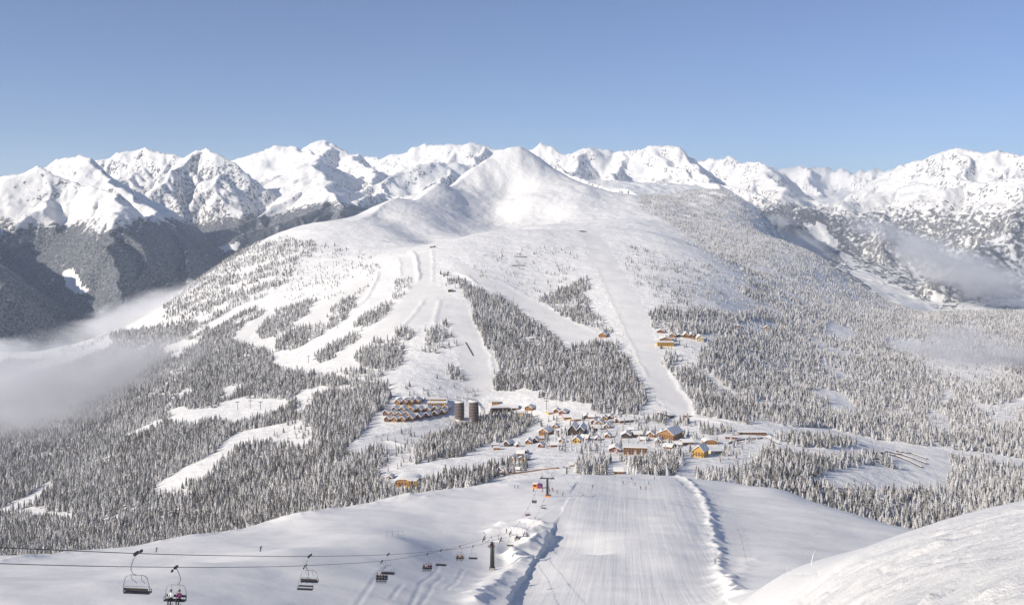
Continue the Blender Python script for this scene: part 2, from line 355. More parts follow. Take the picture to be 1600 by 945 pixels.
def forest_density(u, v, d):
    x = (u - U0) / F * d
    uu = u + fbm(x, d, 60, 3) * 9; vv = v + fbm(x, d, 60, 3, ox=5.5) * 6
    den = np.zeros(u.shape)
    vis = np.ones(u.shape, bool)
    for a, poly in FOREST:
        p = np.array(poly, float)
        b = (uu > p[:, 0].min()) & (uu < p[:, 0].max()) & (vv > p[:, 1].min()) & (vv < p[:, 1].max())
        if not b.any(): continue
        k = np.nonzero(b); m = in_poly(uu[k], vv[k], poly)
        den[tuple(i[m] for i in k)] = a
    for wd, pl in ROADS:
        den[(line_dist(u, v, pl, 1.6) < wd) | (line_dist(u, v - 5.5, pl, 1.0) < 6.0)] = 0
    return den
MATS = {}
MATS['valley'] = terrain_mat('valley_snow', 14.0)
gden = forest_density(GU, GV, GD)
steep = np.gradient(GZ, axis=0) / np.gradient(GD, axis=0)
gx_ = np.gradient(GZ, axis=1) / np.gradient(GX, axis=1)
slope = np.hypot(steep, gx_)
rock = sstep(0.75, 1.5, slope) * sstep(4800, 5600, GD) * (GU > 815) * (GU < 930) * .9
shrub = np.clip(gden, 0, 1) * 0.45
shrub = np.maximum(shrub, 0.30 * sstep(0.1, 0.5, fbm(GX, GD, 260, 3, ox=2.2)) * sstep(4600, 4000, GD) * sstep(430, 520, GU) * sstep(400, 430, GV) * (GV < 470))
PISTES = [[(912,366),(935,362),(975,425),(1000,468),(1014,492),(1024,540),(1044,580),(1074,612),(1085,638),(1068,648),(1050,646),(1022,616),(1000,583),(985,556),(978,530),(966,500),(950,468),(925,420)],
 [(626,404),(672,392),(676,440),(690,452),(735,482),(752,525),(768,560),(768,615),(730,632),(722,590),(715,545),(700,500),(668,503),(640,512),(600,545),(530,560),(480,575),(520,545),(590,510),(640,455),(624,440)],
 [(700,405),(740,420),(790,447),(870,486),(935,512),(940,528),(900,535),(880,530),(812,480),(745,440)], [(430,525),(480,495),(540,450),(590,425),(596,440),(560,470),(510,505),(440,540)], [(350,540),(400,500),(420,485),(430,490),(390,525),(370,545)], [(560,692),(640,668),(700,665),(690,690),(640,700)], [(840,626),(925,648),(910,652),(850,650)]]
groomed = np.zeros(GU.shape)
jit_u = GU + fbm(GX, GD, 50, 2, ox=1.9) * 2.0
for pl_ in PISTES: groomed[in_poly(jit_u, GV, pl_)] = 1
groomed *= (GD < 3800) * (gden < .5)
valley = grid_mesh('valley_terrain', GX, GD, GZ, MATS['valley'], {'forest': shrub * (1 - groomed), 'rock': rock, 'groomed': groomed})
valley['label'] = 'snowy valley and ski mountain with pistes cut through the forest'

# ------------------------------------------------------------------ where the buildings stand (u, v of the front foot in the photograph)
OR, BR, DB, YE, CR, RE, GR = 'orange_wood', 'brown_wood', 'dark_wood', 'yellow_paint', 'cream_paint', 'red_wood', 'grey_wood'
def row_label(j, n):
    return ['first', 'second', 'third', 'fourth', 'fifth', 'sixth', 'seventh', 'eighth'][j]
CH = []
ROWS4 = [('back', [(622.5,632),(633,632),(642.5,631),(652,630.5)]), ('second', [(618,643.5),(630,643.5),(644,643.7),(656,644),(669.5,643.7),(681.6,642.5),(697.5,641)]),
         ('third', [(604,649),(613.6,650.5),(625,651),(636.5,650.7),(667.6,652.5),(681,650),(692.8,647)]), ('front', [(606,658.5),(618,658.8),(630,658.6),(642.5,657),(655,655)])]
for rn, l in ROWS4:
    for j, (u, v) in enumerate(l):
        CH.append((u, v, 9.0, 8.0, 1.0, 14, (OR, BR, OR, OR)[(j + len(rn)) % 4], 'g', f'small gabled wooden chalet, {row_label(j, 8)} from the left in the {rn} row of the chalet village', 'chalet'))
for j, u in enumerate((623, 634.6, 646.7, 659.7)):
    CH.append((u, 626.0, 6.0, 4.5, .8, 14, DB, 's', f'tiny dark snowed-in hut, {row_label(j, 8)} from the left along the track above the chalet rows', 'hut'))
HOUSES = CH + [
 (639.4, 638.5, 8, 7, 1.0, 14, YE, 'y', 'yellow-roofed hut standing among the brown chalets of the chalet village', 'hut'),
 (683, 635, 33, 6, .4, 0, YE, 'f', 'long bright yellow lodge with stepped flat roof right of the chalet rows', 'lodge'),
 (684, 629, 25, 6, .4, 0, YE, 'f', 'narrower upper storey block of yellow lodge behind the long front', 'lodge'),
 (780, 645, 27, 9, .5, -6, DB, 'f', 'long dark hotel wing with red-brown eaves right of the round towers', 'hotel'),
 (801, 641, 16, 7, .6, -4, BR, 's', 'brown snow-covered hotel wing behind the central trees', 'hotel'),
 (774, 632, 12, 5, .6, 0, OR, 'f', 'small orange flat-roofed lift building at the foot of the piste', 'lift building'),
 (816, 653, 11, 9, .8, 10, CR, 'f', 'pale yellow boxy house at the right edge of the central trees', 'house'),
 (828, 641, 13, 7, .7, 20, OR, 'g', 'orange gabled house left of the flat white practice field', 'house'),
 (859.5, 647, 10, 4, .8, -20, YE, 's', 'low yellow-fronted hut by the fence under the white practice field', 'hut'),
 (870, 645, 9, 6, .8, 10, RE, 'g', 'red-brown gabled chalet, left one of two under the practice field', 'chalet'),
 (881, 647, 12, 6, .8, 20, RE, 'g', 'red-brown gabled chalet, right one of two under the practice field', 'chalet'),
 (887, 655, 14, 6, .7, -8, OR, 's', 'low orange guesthouse with broad snow roof above the twin-gabled hotel', 'guesthouse'),
 (900, 658, 14, 6, .7, -12, OR, 's', 'orange-eaved house with long snow roof right of the low guesthouse', 'house'),
 (903, 679, 28, 15, .7, 12, DB, 'h', 'large dark timber hotel with two front gables in the village centre', 'hotel'),
 (854, 680, 17, 10, .9, 25, OR, 'g', 'orange chalet hotel with domed snow roof beside the central trees', 'chalet'),
 (902, 692, 12, 9, .8, 15, YE, 'g', 'yellow gabled house in front of the twin-gabled hotel', 'house'),
 (915, 688, 12, 7, .8, 20, OR, 's', 'low house with wide white roof right of the yellow gabled house', 'house'),
 (826, 694, 9, 7, .9, 10, OR, 'g', 'ochre chalet between the spruces left of the big meadow', 'chalet'),
 (837, 691, 8, 7, .9, 15, BR, 'g', 'brown chalet half hidden by spruces above the big meadow', 'chalet'),
 (809, 698, 6, 5, .9, 0, RE, 'g', 'little red-brown cabin among the spruces above the white meadow', 'cabin'),
 (795, 697, 10, 8, .9, 30, DB, 'g', 'dark steep-roofed house with blue shadow at the left end of the village', 'house'),
 (774, 698, 12, 4, .8, 5, GR, 'f', 'snowed-over flat garage, upper one of two at the village edge', 'garage'),
 (776, 703, 10, 4, .8, 5, OR, 'f', 'snowed-over flat garage with ochre front, lower one at the village edge', 'garage'),
 (814, 712, 11, 7, .8, 8, BR, 's', 'brown farmhouse with broad white roof standing alone on the meadow', 'farmhouse'),
 (801, 720, 13, 7, .8, 20, OR, 'g', 'orange farm chalet, left one of a pair on the meadow edge', 'chalet'),
 (819, 720, 12, 7, .9, 25, OR, 'g', 'orange farm chalet with purple shaded roof, right one of the pair', 'chalet'),
 (823, 709, 5, 4, .9, 10, RE, 'g', 'tiny pinkish shed beside the lone brown farmhouse', 'shed'),
 (877, 691, 8, 5, .9, 8, OR, 'g', 'small ochre chalet between the domed chalet and the yellow house', 'chalet'),
 (846, 688, 9, 4, .6, 0, OR, 'f', 'narrow flat annex below the domed orange chalet', 'annex'),
 (846, 699, 8, 6, .9, 20, RE, 'g', 'reddish chalet at the top edge of the big meadow', 'chalet'),
 (866, 698, 13, 6, .7, -5, RE, 's', 'rose-walled long house with white roof above the big meadow', 'house'),
 (917, 654, 10, 6, .8, 5, BR, 'g', 'brown gabled house left of the white village street', 'house'),
 (945, 656, 9, 6, .8, 10, OR, 'g', 'orange chalet below the dense forest block, left of its neighbour', 'chalet'),
 (954, 654, 8, 5, .8, 10, RE, 'g', 'red-eaved chalet tucked under the dense forest block', 'chalet'),
 (938, 663, 9, 6, .8, 20, OR, 'g', 'orange gabled chalet beside the village street bend', 'chalet'),
 (976, 660, 25, 6, .4, -22, BR, 's', 'long brown apartment row stepping down under the forest block', 'apartment house'),
 (956, 661, 8, 4, .8, 0, GR, 'f', 'flat snow-capped store between the street and the apartment row', 'store'),
 (979.5, 684, 15, 8, .8, 12, DB, 'g', 'dark glazed gabled guesthouse in the middle of the right village half', 'guesthouse'),
 (996, 682, 13, 7, .8, -10, OR, 's', 'snow-roofed orange house right of the glazed guesthouse', 'house'),
 (1018, 683, 12, 8, .8, 15, OR, 'g', 'orange gabled chalet left of the largest slope-roofed hotel', 'chalet'),
 (1035, 680, 9, 7, .8, 15, OR, 'g', 'small orange chalet squeezed against the slope-roofed hotel', 'chalet'),
 (962, 706, 19, 8, .7, 10, RE, 'g', 'low house with wide curved snow roof left of the long orange hotel', 'house'),
 (994, 710, 40, 12, .45, 8, OR, 'L', 'long orange timber hotel with balconies along its front', 'hotel'),
 (967, 740, 14, 7, .9, 5, OR, 's', 'orange-soffited hut with thick snow roof at the rim of the piste', 'hut'),
 (895, 728, 10, 4, .7, -8, RE, 's', 'low red-brown shed behind the fence at the lower lift pylon', 'shed'),
 (1049, 687, 30, 16, .8, 32, OR, 'S', 'largest hotel with one great sloping snow roof over an orange front', 'hotel'),
 (1074, 694, 16, 6, .6, -8, OR, 's', 'flat-pitched orange guesthouse right of the sloping-roofed hotel', 'guesthouse'),
 (1060, 697, 10, 5, .8, 5, BR, 's', 'brown garage house below the sloping-roofed hotel', 'garage'),
 (1047, 701, 14, 6, .8, 28, RE, 's', 'rose-gabled house with white roof among the spruces below the great hotel', 'house'),
 (1110, 694, 22, 7, .6, -4, OR, 'b', 'ochre house with arched gable and flat wings behind the yellow hotel', 'house'),
 (1096, 714, 20, 17, .8, 28, YE, 'S', 'bright yellow hotel block with sloping snow roof on the right of the village', 'hotel'),
 (1119, 709, 19, 4, .5, -16, CR, 'f', 'narrow cream carport roof right of the yellow hotel', 'carport'),
 (1176, 679, 46, 4, .2, 0, BR, 'f', 'very long low brown terrace building under a snow bank on the right', 'terrace building'),
 (1143, 686, 20, 4, .3, 12, RE, 'f', 'red-brown low garage row left of the long terrace building', 'garage row'),
 (1036, 649, 10, 5, .8, -40, DB, 's', 'dark slatted lift shed, left one at the foot of the wide piste', 'shed'),
 (1046, 652, 10, 5, .8, -40, DB, 's', 'dark slatted lift shed, right one at the foot of the wide piste', 'shed'),
 (1073, 652, 12, 3.5, .6, 10, RE, 'f', 'low red ticket hut on the lower rim of the wide piste', 'hut'),
 (1041, 534, 20, 7, .6, 6, OR, 'g', 'ochre mountain lodge, middle of three stacked beside the wide piste', 'lodge'),
 (1040, 541, 28, 7, .4, 2, YE, 'L', 'long yellow mountain lodge, lowest of three stacked beside the wide piste', 'lodge'),
 (1033, 520, 12, 5, .7, 8, RE, 'g', 'rose-fronted cabin above the stacked mountain lodges', 'cabin'),
 (1052, 527, 10, 6, .8, 15, OR, 'g', 'small ochre lodge behind the right end of the stacked lodges', 'lodge'),
 (1077, 528, 19, 8, .7, 8, OR, 'h', 'twin-gabled ochre lodge in the clearing right of the stacked lodges', 'lodge'),
 (1094, 533, 12, 9, .8, 2, CR, 'g', 'square cream-yellow house at the right end of the upper clearing', 'house'),
 (1062, 526, 7, 4, .8, 10, DB, 'g', 'dark little shed between ochre lodges of the upper clearing', 'shed'),
 (1155, 512, 6, 4, .9, 10, OR, 'g', 'tiny orange hut alone on the sparse slope right of the upper clearing', 'hut'),
 (1199, 516, 9, 6, .9, 15, OR, 'g', 'orange farmhouse in the snowy glade far right of the upper clearing', 'farmhouse'),
 (943, 527, 13, 7, .9, 12, OR, 'g', 'brown-fronted ski hut beside the lift line left of the wide piste', 'ski hut'),
 (704, 456, 8, 4, .7, 6, DB, 'b', 'ski hut with domed snow roof at the top of the dark forest wedge', 'ski hut'),
 (675, 387, 6, 3, .8, 10, DB, 's', 'dark lift top station on the left crest of the ski mountain', 'lift station'),
 (909, 362, 7, 3, .8, 5, DB, 's', 'dark lift top station on the rounded summit of the ski mountain', 'lift station'),
 (645, 761, 15, 11, .8, 8, YE, 'f', 'yellow gatehouse cube in front of the curved snow-roofed hall', 'gatehouse'),
 (636, 757, 36, 9, .8, 8, OR, 'b', 'large hall with curved snow roof at the left foot of the near slope', 'hall'),
 (609, 748, 9, 5, .8, 10, RE, 'g', 'small reddish cabin left of the curved snow-roofed hall', 'cabin'),
 (925, 653.5, 9, 5, .8, 12, BR, 's', 'low brown chalet under the forest block, right of the gabled street house', 'chalet'),
 (929, 662, 9, 6, .8, 18, RE, 'g', 'red-brown chalet at the upper corner of the village street', 'chalet'),
 (932, 672, 10, 6, .8, -16, BR, 's', 'brown long-roofed chalet right of the twin-gabled hotel', 'chalet'),
 (949, 669, 8, 6, .8, 14, OR, 'g', 'small ochre chalet halfway along the village street', 'chalet'),
 (986, 673.5, 9, 5, .8, 6, DB, 's', 'dark chalet with flat white roof behind the glazed guesthouse', 'chalet'),
 (1005, 689, 9, 5, .8, 10, BR, 's', 'brown annex behind the long orange hotel', 'annex'),
 (1030, 692, 9, 6, .8, 16, DB, 'g', 'dark gabled chalet below the small squeezed orange chalet', 'chalet'),
 (868, 669, 8, 6, .8, 18, OR, 'g', 'small ochre chalet between the domed chalet and the big dark hotel', 'chalet'),
 (950, 684, 9, 6, .8, 12, OR, 'g', 'ochre chalet among spruces left of the glazed guesthouse', 'chalet'),
 (934, 688, 8, 5, .8, 8, RE, 'g', 'little rose-fronted chalet right of the house with the wide white roof', 'chalet'),
 (784, 738, 12, 6, .8, 20, OR, 'g', 'ochre garage house beside the small snowy car park', 'house'),
 (779, 741, 10, 3, .6, 10, CR, 'f', 'flat cream shed in front of the ochre garage house', 'shed'),
 (809, 735, 5, 4, .9, 5, DB, 's', 'tiny dark hay hut alone below the meadow, just above the rim of the near slope', 'hay hut'),
]
TOWERS = [(717.5, 657, 15.5, 27, 'shorter left round hotel tower with dark banded facade'), (740, 665, 15.8, 36, 'taller right round hotel tower with dark banded facade')]
SPOTS = []
for hh in HOUSES:
    p = mid_at(hh[0], hh[1]); SPOTS.append((p, hh[2] * p.y / F * .62))
for tt in TOWERS:
    p = mid_at(tt[0], tt[1]); SPOTS.append((p, tt[2] * p.y / F * .7))

# ------------------------------------------------------------------ the mountains beyond: ridges with spurs over a floor of valleys
FLOOR = [(-300,470,7000),(-300,560,5200),(0,530,5000),(0,470,6200),(0,400,9000),(200,540,5200),(200,460,6500),(200,390,9000),(340,500,5600),(340,432,7000),(345,395,8500),(330,350,10500),
 (420,400,8000),(420,370,9000),(420,330,11500),(540,352,8500),(560,330,10000),(560,290,13000),(700,330,9000),(700,290,13500),(850,330,9000),(850,285,13500),(1000,335,9000),(1000,290,13000),
 (1150,345,8500),(1150,305,12000),(1250,400,8500),(1255,352,12500),(1270,338,14500),(1300,375,11000),(1330,405,9500),(1390,448,8000),(1430,478,7200),(1470,500,6400),(1600,520,6400),(1860,540,6400),
 (1600,470,7800),(1860,470,7800),(1500,440,8600),(1450,400,10500),(1600,400,10500),(1860,400,11000),(1350,330,15500),(1600,330,15000),(300,300,17000),(800,290,18000),(1300,300,19000),(0,330,15000),(1860,330,17000)]
floor_tps = TPS(FLOOR, 260.0, 0.22, 5e-3)
# crest: name, [(u, v, d)], typical spur length, spur spacing, side slope, heading of the spurs (degrees from straight towards -y, + = to the right)
CRESTS = [
 ('near_left_mountain', [(-330,262,6300),(-230,270,6200),(-150,320,5700),(-60,380,5300),(10,440,5000),(60,500,4900)], 900, 420, .62, 10),
 ('left_mountain', [(-260,250,8600),(-150,268,8000),(-60,282,7800),(0,284,7600),(42,264,7400),(58,273,7350),(85,290,7250),(140,301,7100),(163,306,7000),(175,322,6700),(178,350,6300),(172,395,5850),(185,445,5500),(190,500,5200)], 1100, 480, .55, 30),
 ('left_peak', [(-80,300,9600),(0,284,9400),(54,266,9200),(98,256,9000),(127,250,8900),(149,254,8700),(160,263,8500),(195,300,8000),(240,338,7400),(262,375,6900),(290,410,6400),(318,450,5900)], 1200, 520, .6, 25),
 ('rocky_peak', [(100,275,11600),(160,257,11500),(190,244,11400),(234,233,11200),(257,241,11100),(281,251,11000),(289,249,11000),(304,241,10900),(317,235,10800),(333,242,10700),(355,251,10600),(372,262,10500)], 1000, 330, .85, 8),
 ('broad_mountain', [(330,262,13800),(369,252,13500),(400,246,13400),(415,240,13300),(437,233,13200),(470,236,13000),(480,242,12500),(490,262,11600),(500,280,10600),(512,305,9700),(545,335,8800)], 1800, 700, .42, -12),
 ('pointed_peak', [(440,262,15800),(478,240,15600),(490,228,15500),(503,221,15400),(513,229,15300),(525,238,15100),(551,245,14800),(575,262,13500),(590,285,12000),(600,305,10800)], 1600, 520, .62, 5),
 ('snowy_mountain', [(545,252,17000),(568,249,16800),(598,251,16500),(612,244,16300),(642,241,16000),(669,227,15800),(686,232,15600),(706,230,15500),(733,225,15400),(750,232,15300),(771,234,15200),(784,237,15100),(800,250,15000)], 1700, 520, .6, 0),
 ('shoulder_mountain', [(585,300,11000),(620,280,11300),(655,262,11700),(690,258,11900),(730,262,12000),(770,258,12200)], 1100, 420, .5, -10),
 ('jagged_mountain', [(800,245,14800),(825,236,14600),(845,227,14500),(862,235,14400),(899,243,14200),(923,235,14200),(940,238,14300),(950,242,14300),(967,239,14200),(991,239,14000),(1014,233,13900),(1040,233,13800),(1052,237,13700),(1071,251,13500),(1097,275,12300),(1130,300,11000),(1170,322,10000)], 1700, 480, .55, 8),
 ('dark_ridge', [(825,243,8600),(845,252,8500),(862,262,8400),(885,268,8300),(905,282,8100),(940,292,7900),(985,303,7700)], 800, 300, .8, 15),
 ('long_mountain', [(1060,258,16500),(1097,252,16200),(1139,248,15800),(1161,256,15500),(1184,256,15200),(1200,268,14500),(1215,290,13500),(1225,315,12500),(1250,345,11500)], 1600, 480, .6, -5),
 ('distant_mountain', [(1170,262,20500),(1210,263,20200),(1255,260,20000),(1285,262,19800),(1319,266,19600),(1345,269,19500),(1375,267,19300),(1410,266,19000)], 2200, 700, .5, 0),
 ('valley_side_mountain', [(1290,345,15500),(1330,312,15500),(1365,285,15300),(1390,272,15000),(1427,254,14600),(1472,247,14300)], 1500, 420, .6, -30),
 ('right_mountain', [(1405,266,13900),(1430,256,13300),(1472,245,12800),(1502,240,12500),(1532,243,12300),(1562,242,12200),(1585,250,12000),(1600,251,11900),(1680,246,11700),(1760,250,11400),(1900,240,11000)], 3000, 520, .5, -38),
 ('right_shoulder', [(1330,345,12300),(1370,318,12000),(1410,300,11700),(1440,290,11300),(1480,283,11000),(1530,292,10400),(1590,282,10000),(1680,275,9600),(1800,290,9200),(1900,285,9000)], 2600, 420, .52, -40),
]
fu = np.linspace(-240, 1840, 860)
fd = rows([(4700, 7000, 130), (7000, 9500, 120), (9500, 13500, 130), (13500, 17500, 80), (17500, 22000, 26)])
FU, FD = np.meshgrid(fu, fd)
FX = (FU - U0) / F * FD
WX = FX + fbm(FX, FD, 900, 3, ox=1.1) * 170 + fbm(FX, FD, 220, 3, ox=4.4) * 45
WY = FD + fbm(FX, FD, 900, 3, ox=8.8) * 170 + fbm(FX, FD, 220, 3, ox=6.1) * 45
FZ = (V0 - floor_tps(FU, FD)) / F * FD + fbm(FX, FD, 700, 4) * 25
FID = np.zeros(FZ.shape, int) - 1
FDIST = np.full(FZ.shape, 900.0)
rs = random.Random(5)
def stamp(a, b, sl, k, wide):
    """raise the sheet to one ridge segment a-b whose sides fall away with slope sl"""
    y0, y1 = min(a[1], b[1]) - wide, max(a[1], b[1]) + wide
    r0, r1 = np.searchsorted(fd, [y0, y1])
    if r1 - r0 < 2: return
    yc = max(y0, 3000)
    us = [U0 + F * (p[0] + s * wide) / max(p[1] - wide, 3000) for p in (a, b) for s in (-1, 1)] + [U0 + F * (p[0] + s * wide) / (p[1] + wide) for p in (a, b) for s in (-1, 1)]
    c0, c1 = np.searchsorted(fu, [min(us), max(us)])
    if c1 - c0 < 2: return
    sl_ = (slice(r0, r1), slice(c0, c1))
    x, y = WX[sl_], WY[sl_]
    dx, dy = b[0] - a[0], b[1] - a[1]
    t = np.clip(((x - a[0]) * dx + (y - a[1]) * dy) / (dx * dx + dy * dy + 1e-6), 0, 1)
    ds = np.hypot(x - a[0] - t * dx, y - a[1] - t * dy)
    L = 1500.0
    z = a[2] + t * (b[2] - a[2]) - sl * L * (1 - np.exp(-ds / L)) - ds * 0.12
    m = z > FZ[sl_]
    FZ[sl_] = np.where(m, z, FZ[sl_]); FID[sl_] = np.where(m, k, FID[sl_]); FDIST[sl_] = np.where(m, ds, FDIST[sl_])
def floor_z(p):
    u = U0 + F * p[0] / p[1]
    return float((V0 - floor_tps(np.array([u]), np.array([p[1]]))[0]) / F * p[1])
for k, (nm, cr, slen, gap, sl, head) in enumerate(CRESTS):
    P = [at(*c) for c in cr]
    D = [P[0]]
    for a, b in zip(P[:-1], P[1:]):
        n = max(1, int((b - a).length / 170))
        for i in range(1, n + 1):
            q = a.lerp(b, i / n)
            if i < n: q = q + Vector((rs.uniform(-35, 35), rs.uniform(-50, 50), rs.uniform(-26, 7)))
            D.append(q)
    sl *= 1.4
    for a, b in zip(D[:-1], D[1:]): stamp(a, b, sl, k, 2600)
    gap *= .8; acc = gap * rs.random()
    for i in range(1, len(D)):
        acc += (D[i] - D[i - 1]).length
        if acc < gap: continue
        acc = rs.uniform(-.3, .3) * gap
        ang = R(head + rs.uniform(-28, 28)); ln = slen * rs.uniform(.55, 1.25)
        p = D[i].copy() - Vector((0, 0, rs.uniform(5, 25)))
        n = 5; drop0 = max(60.0, p.z - floor_z((p.x + math.sin(ang) * ln, max(3000, p.y - math.cos(ang) * ln))))
        drop0 = min(drop0, ln * .62)
        for j in range(n):
            f0 = (j + 1) / n
            ang += R(rs.uniform(-14, 14))
            q = Vector((p.x + math.sin(ang) * ln / n, p.y - math.cos(ang) * ln / n, p.z - drop0 / n * (1.25 - .5 * f0) * rs.uniform(.6, 1.4)))
            if q.y < 4000: break
            stamp(p, q, sl * 1.25, k, 1300)
            if j >= 1:
                for sg in (-1, 1):
                    if rs.random() < .75:
                        a2 = ang + sg * R(rs.uniform(35, 70)); l2 = ln * rs.uniform(.16, .34)
                        e = Vector((q.x + math.sin(a2) * l2, q.y - math.cos(a2) * l2, q.z - l2 * rs.uniform(.35, .6)))
                        stamp(q, e, sl * 1.35, k, 700)
            p = q
hi_ = np.clip(FD / 9000, .5, 1.6)
FZ = FZ + fbm(FX, FD, 300, 3, ox=3.3) * 5 * hi_ + ridged(WX, WY * .6, 190, 4, ox=9.2) * 11 * hi_ + 0 * FDIST
def down(head, wl_, st, oct_, ox):
    c_, s_ = math.cos(R(head)), math.sin(R(head)); ac = WX * c_ + WY * s_; al = -WX * s_ + WY * c_
    return ridged(ac, al * st, wl_, oct_, .5, ox)
rise = np.clip(FZ - (V0 - floor_tps(FU, FD)) / F * FD, 0, 500) / 500
rt = sstep(1250, 1340, FU)
FZ = FZ + rise ** .5 * rt * (down(-38, 420, .22, 4, 1.5) - .3) * 42
FZ = FZ + rise ** .5 * (1 - rt) * sstep(620, 420, FU) * (down(24, 420, .25, 4, 7.5) - .3) * 26
FZ = FZ + rise ** .5 * (1 - rt) * sstep(380, 480, FU) * (down(5, 520, .35, 4, 4.5) - .3) * 30
for nm_, hd_, wl_, am_ in (('rocky_peak', 8, 340, 85), ('pointed_peak', 5, 420, 45), ('left_peak', 30, 380, 34), ('snowy_mountain', 0, 420, 40), ('jagged_mountain', 8, 420, 45), ('long_mountain', -5, 420, 40), ('dark_ridge', 15, 260, 30), ('broad_mountain', -12, 520, 26)):
    k_ = [c[0] for c in CRESTS].index(nm_)
    FZ = FZ + np.where(FID == k_, rise ** .5 * (down(hd_, wl_, .18, 3, 2.5) - .4) * am_, 0) * np.clip(FDIST / 150, 0, 1)
FV = V0 - FZ / FD * F
# tree line, avalanche tracks and rock
fsl = np.hypot(np.gradient(FZ, axis=0) / np.gradient(FD, axis=0), np.gradient(FZ, axis=1) / np.gradient(FX, axis=1))
line = np.interp(fu, [-240, 300, 360, 700, 1000, 1150, 1300, 1420, 1860], [15, 0, 110, 120, 150, 190, 140, 240, 260])[None, :] - 0 * FD
line = line + fbm(FX, FD, 1300, 3, ox=5.0) * 130 + np.where(FID == 0, 120, 0)
dens = sstep(90, -130, (FZ - line) / (1 + 1.6 * rt))
track = sstep(-.35, .45, -down(-38, 420, .22, 4, 1.5) + .5 + fbm(FX, FD, 150, 3, ox=3.2) * .6) * rt + (1 - rt) * .5 * sstep(.1, .6, fbm(FX, FD, 260, 3, ox=2.9))
open_ = sstep(.28, .5, fbm(FX, FD, 900, 2, ox=7.1)) * .5
ffor = dens * (0.80 - .22 * rt - (.30 + .22 * rt) * track) - open_ * .3
flat_ = sstep(.22, .10, fsl) * sstep(1100, 1200, FU)
ffor = ffor * (1 - .85 * flat_)
clear_ = in_poly(FU, FV, [(97,425),(113,420),(122,432),(128,446),(139,450),(134,458),(118,458),(104,447)]) | in_poly(FU, FV, [(340,386),(374,379),(372,388),(352,393)])
ffor[clear_] = 0
for pl_ in ([(1255,350),(1288,350),(1312,380),(1300,388),(1275,374)], [(1326,424),(1350,422),(1404,448),(1450,474),(1420,488),(1384,468)], [(1308,392),(1322,396),(1340,415),(1328,418)]): ffor[in_poly(FU + fbm(FX, FD, 200, 2) * 8, FV, pl_)] *= .12
frock = sstep(.72, 1.25, fsl) * .5 * sstep(-50, 150, FZ)
for nm in ('rocky_peak', 'dark_ridge'):
    k = [c[0] for c in CRESTS].index(nm); frock = np.where(FID == k, sstep(.7, 1.25, fsl) * .5, frock)
MATS['mountain'] = terrain_mat('mountain_snow', 34.0, rock=(0.17, 0.16, 0.16), crag=1.9, turn=R(-8))
MATS['right_mountain'] = terrain_mat('dusted_mountain_snow', 40.0, rock=(0.17, 0.16, 0.16), forest=(.09, .088, .085), frost=(.36, .35, .34), crag=2.2, turn=R(38))
face_id = FID[:-1, :-1].ravel()
for k in range(-1, len(CRESTS)):
    kp = face_id == k
    if kp.sum() < 4: continue
    grid_mesh('mountain_valley' if k < 0 else CRESTS[k][0], FX, FD, FZ, MATS['right_mountain' if k >= 0 and CRESTS[k][0] in ('right_mountain', 'right_shoulder', 'valley_side_mountain') else 'mountain'], {'forest': ffor, 'rock': frock}, kp)

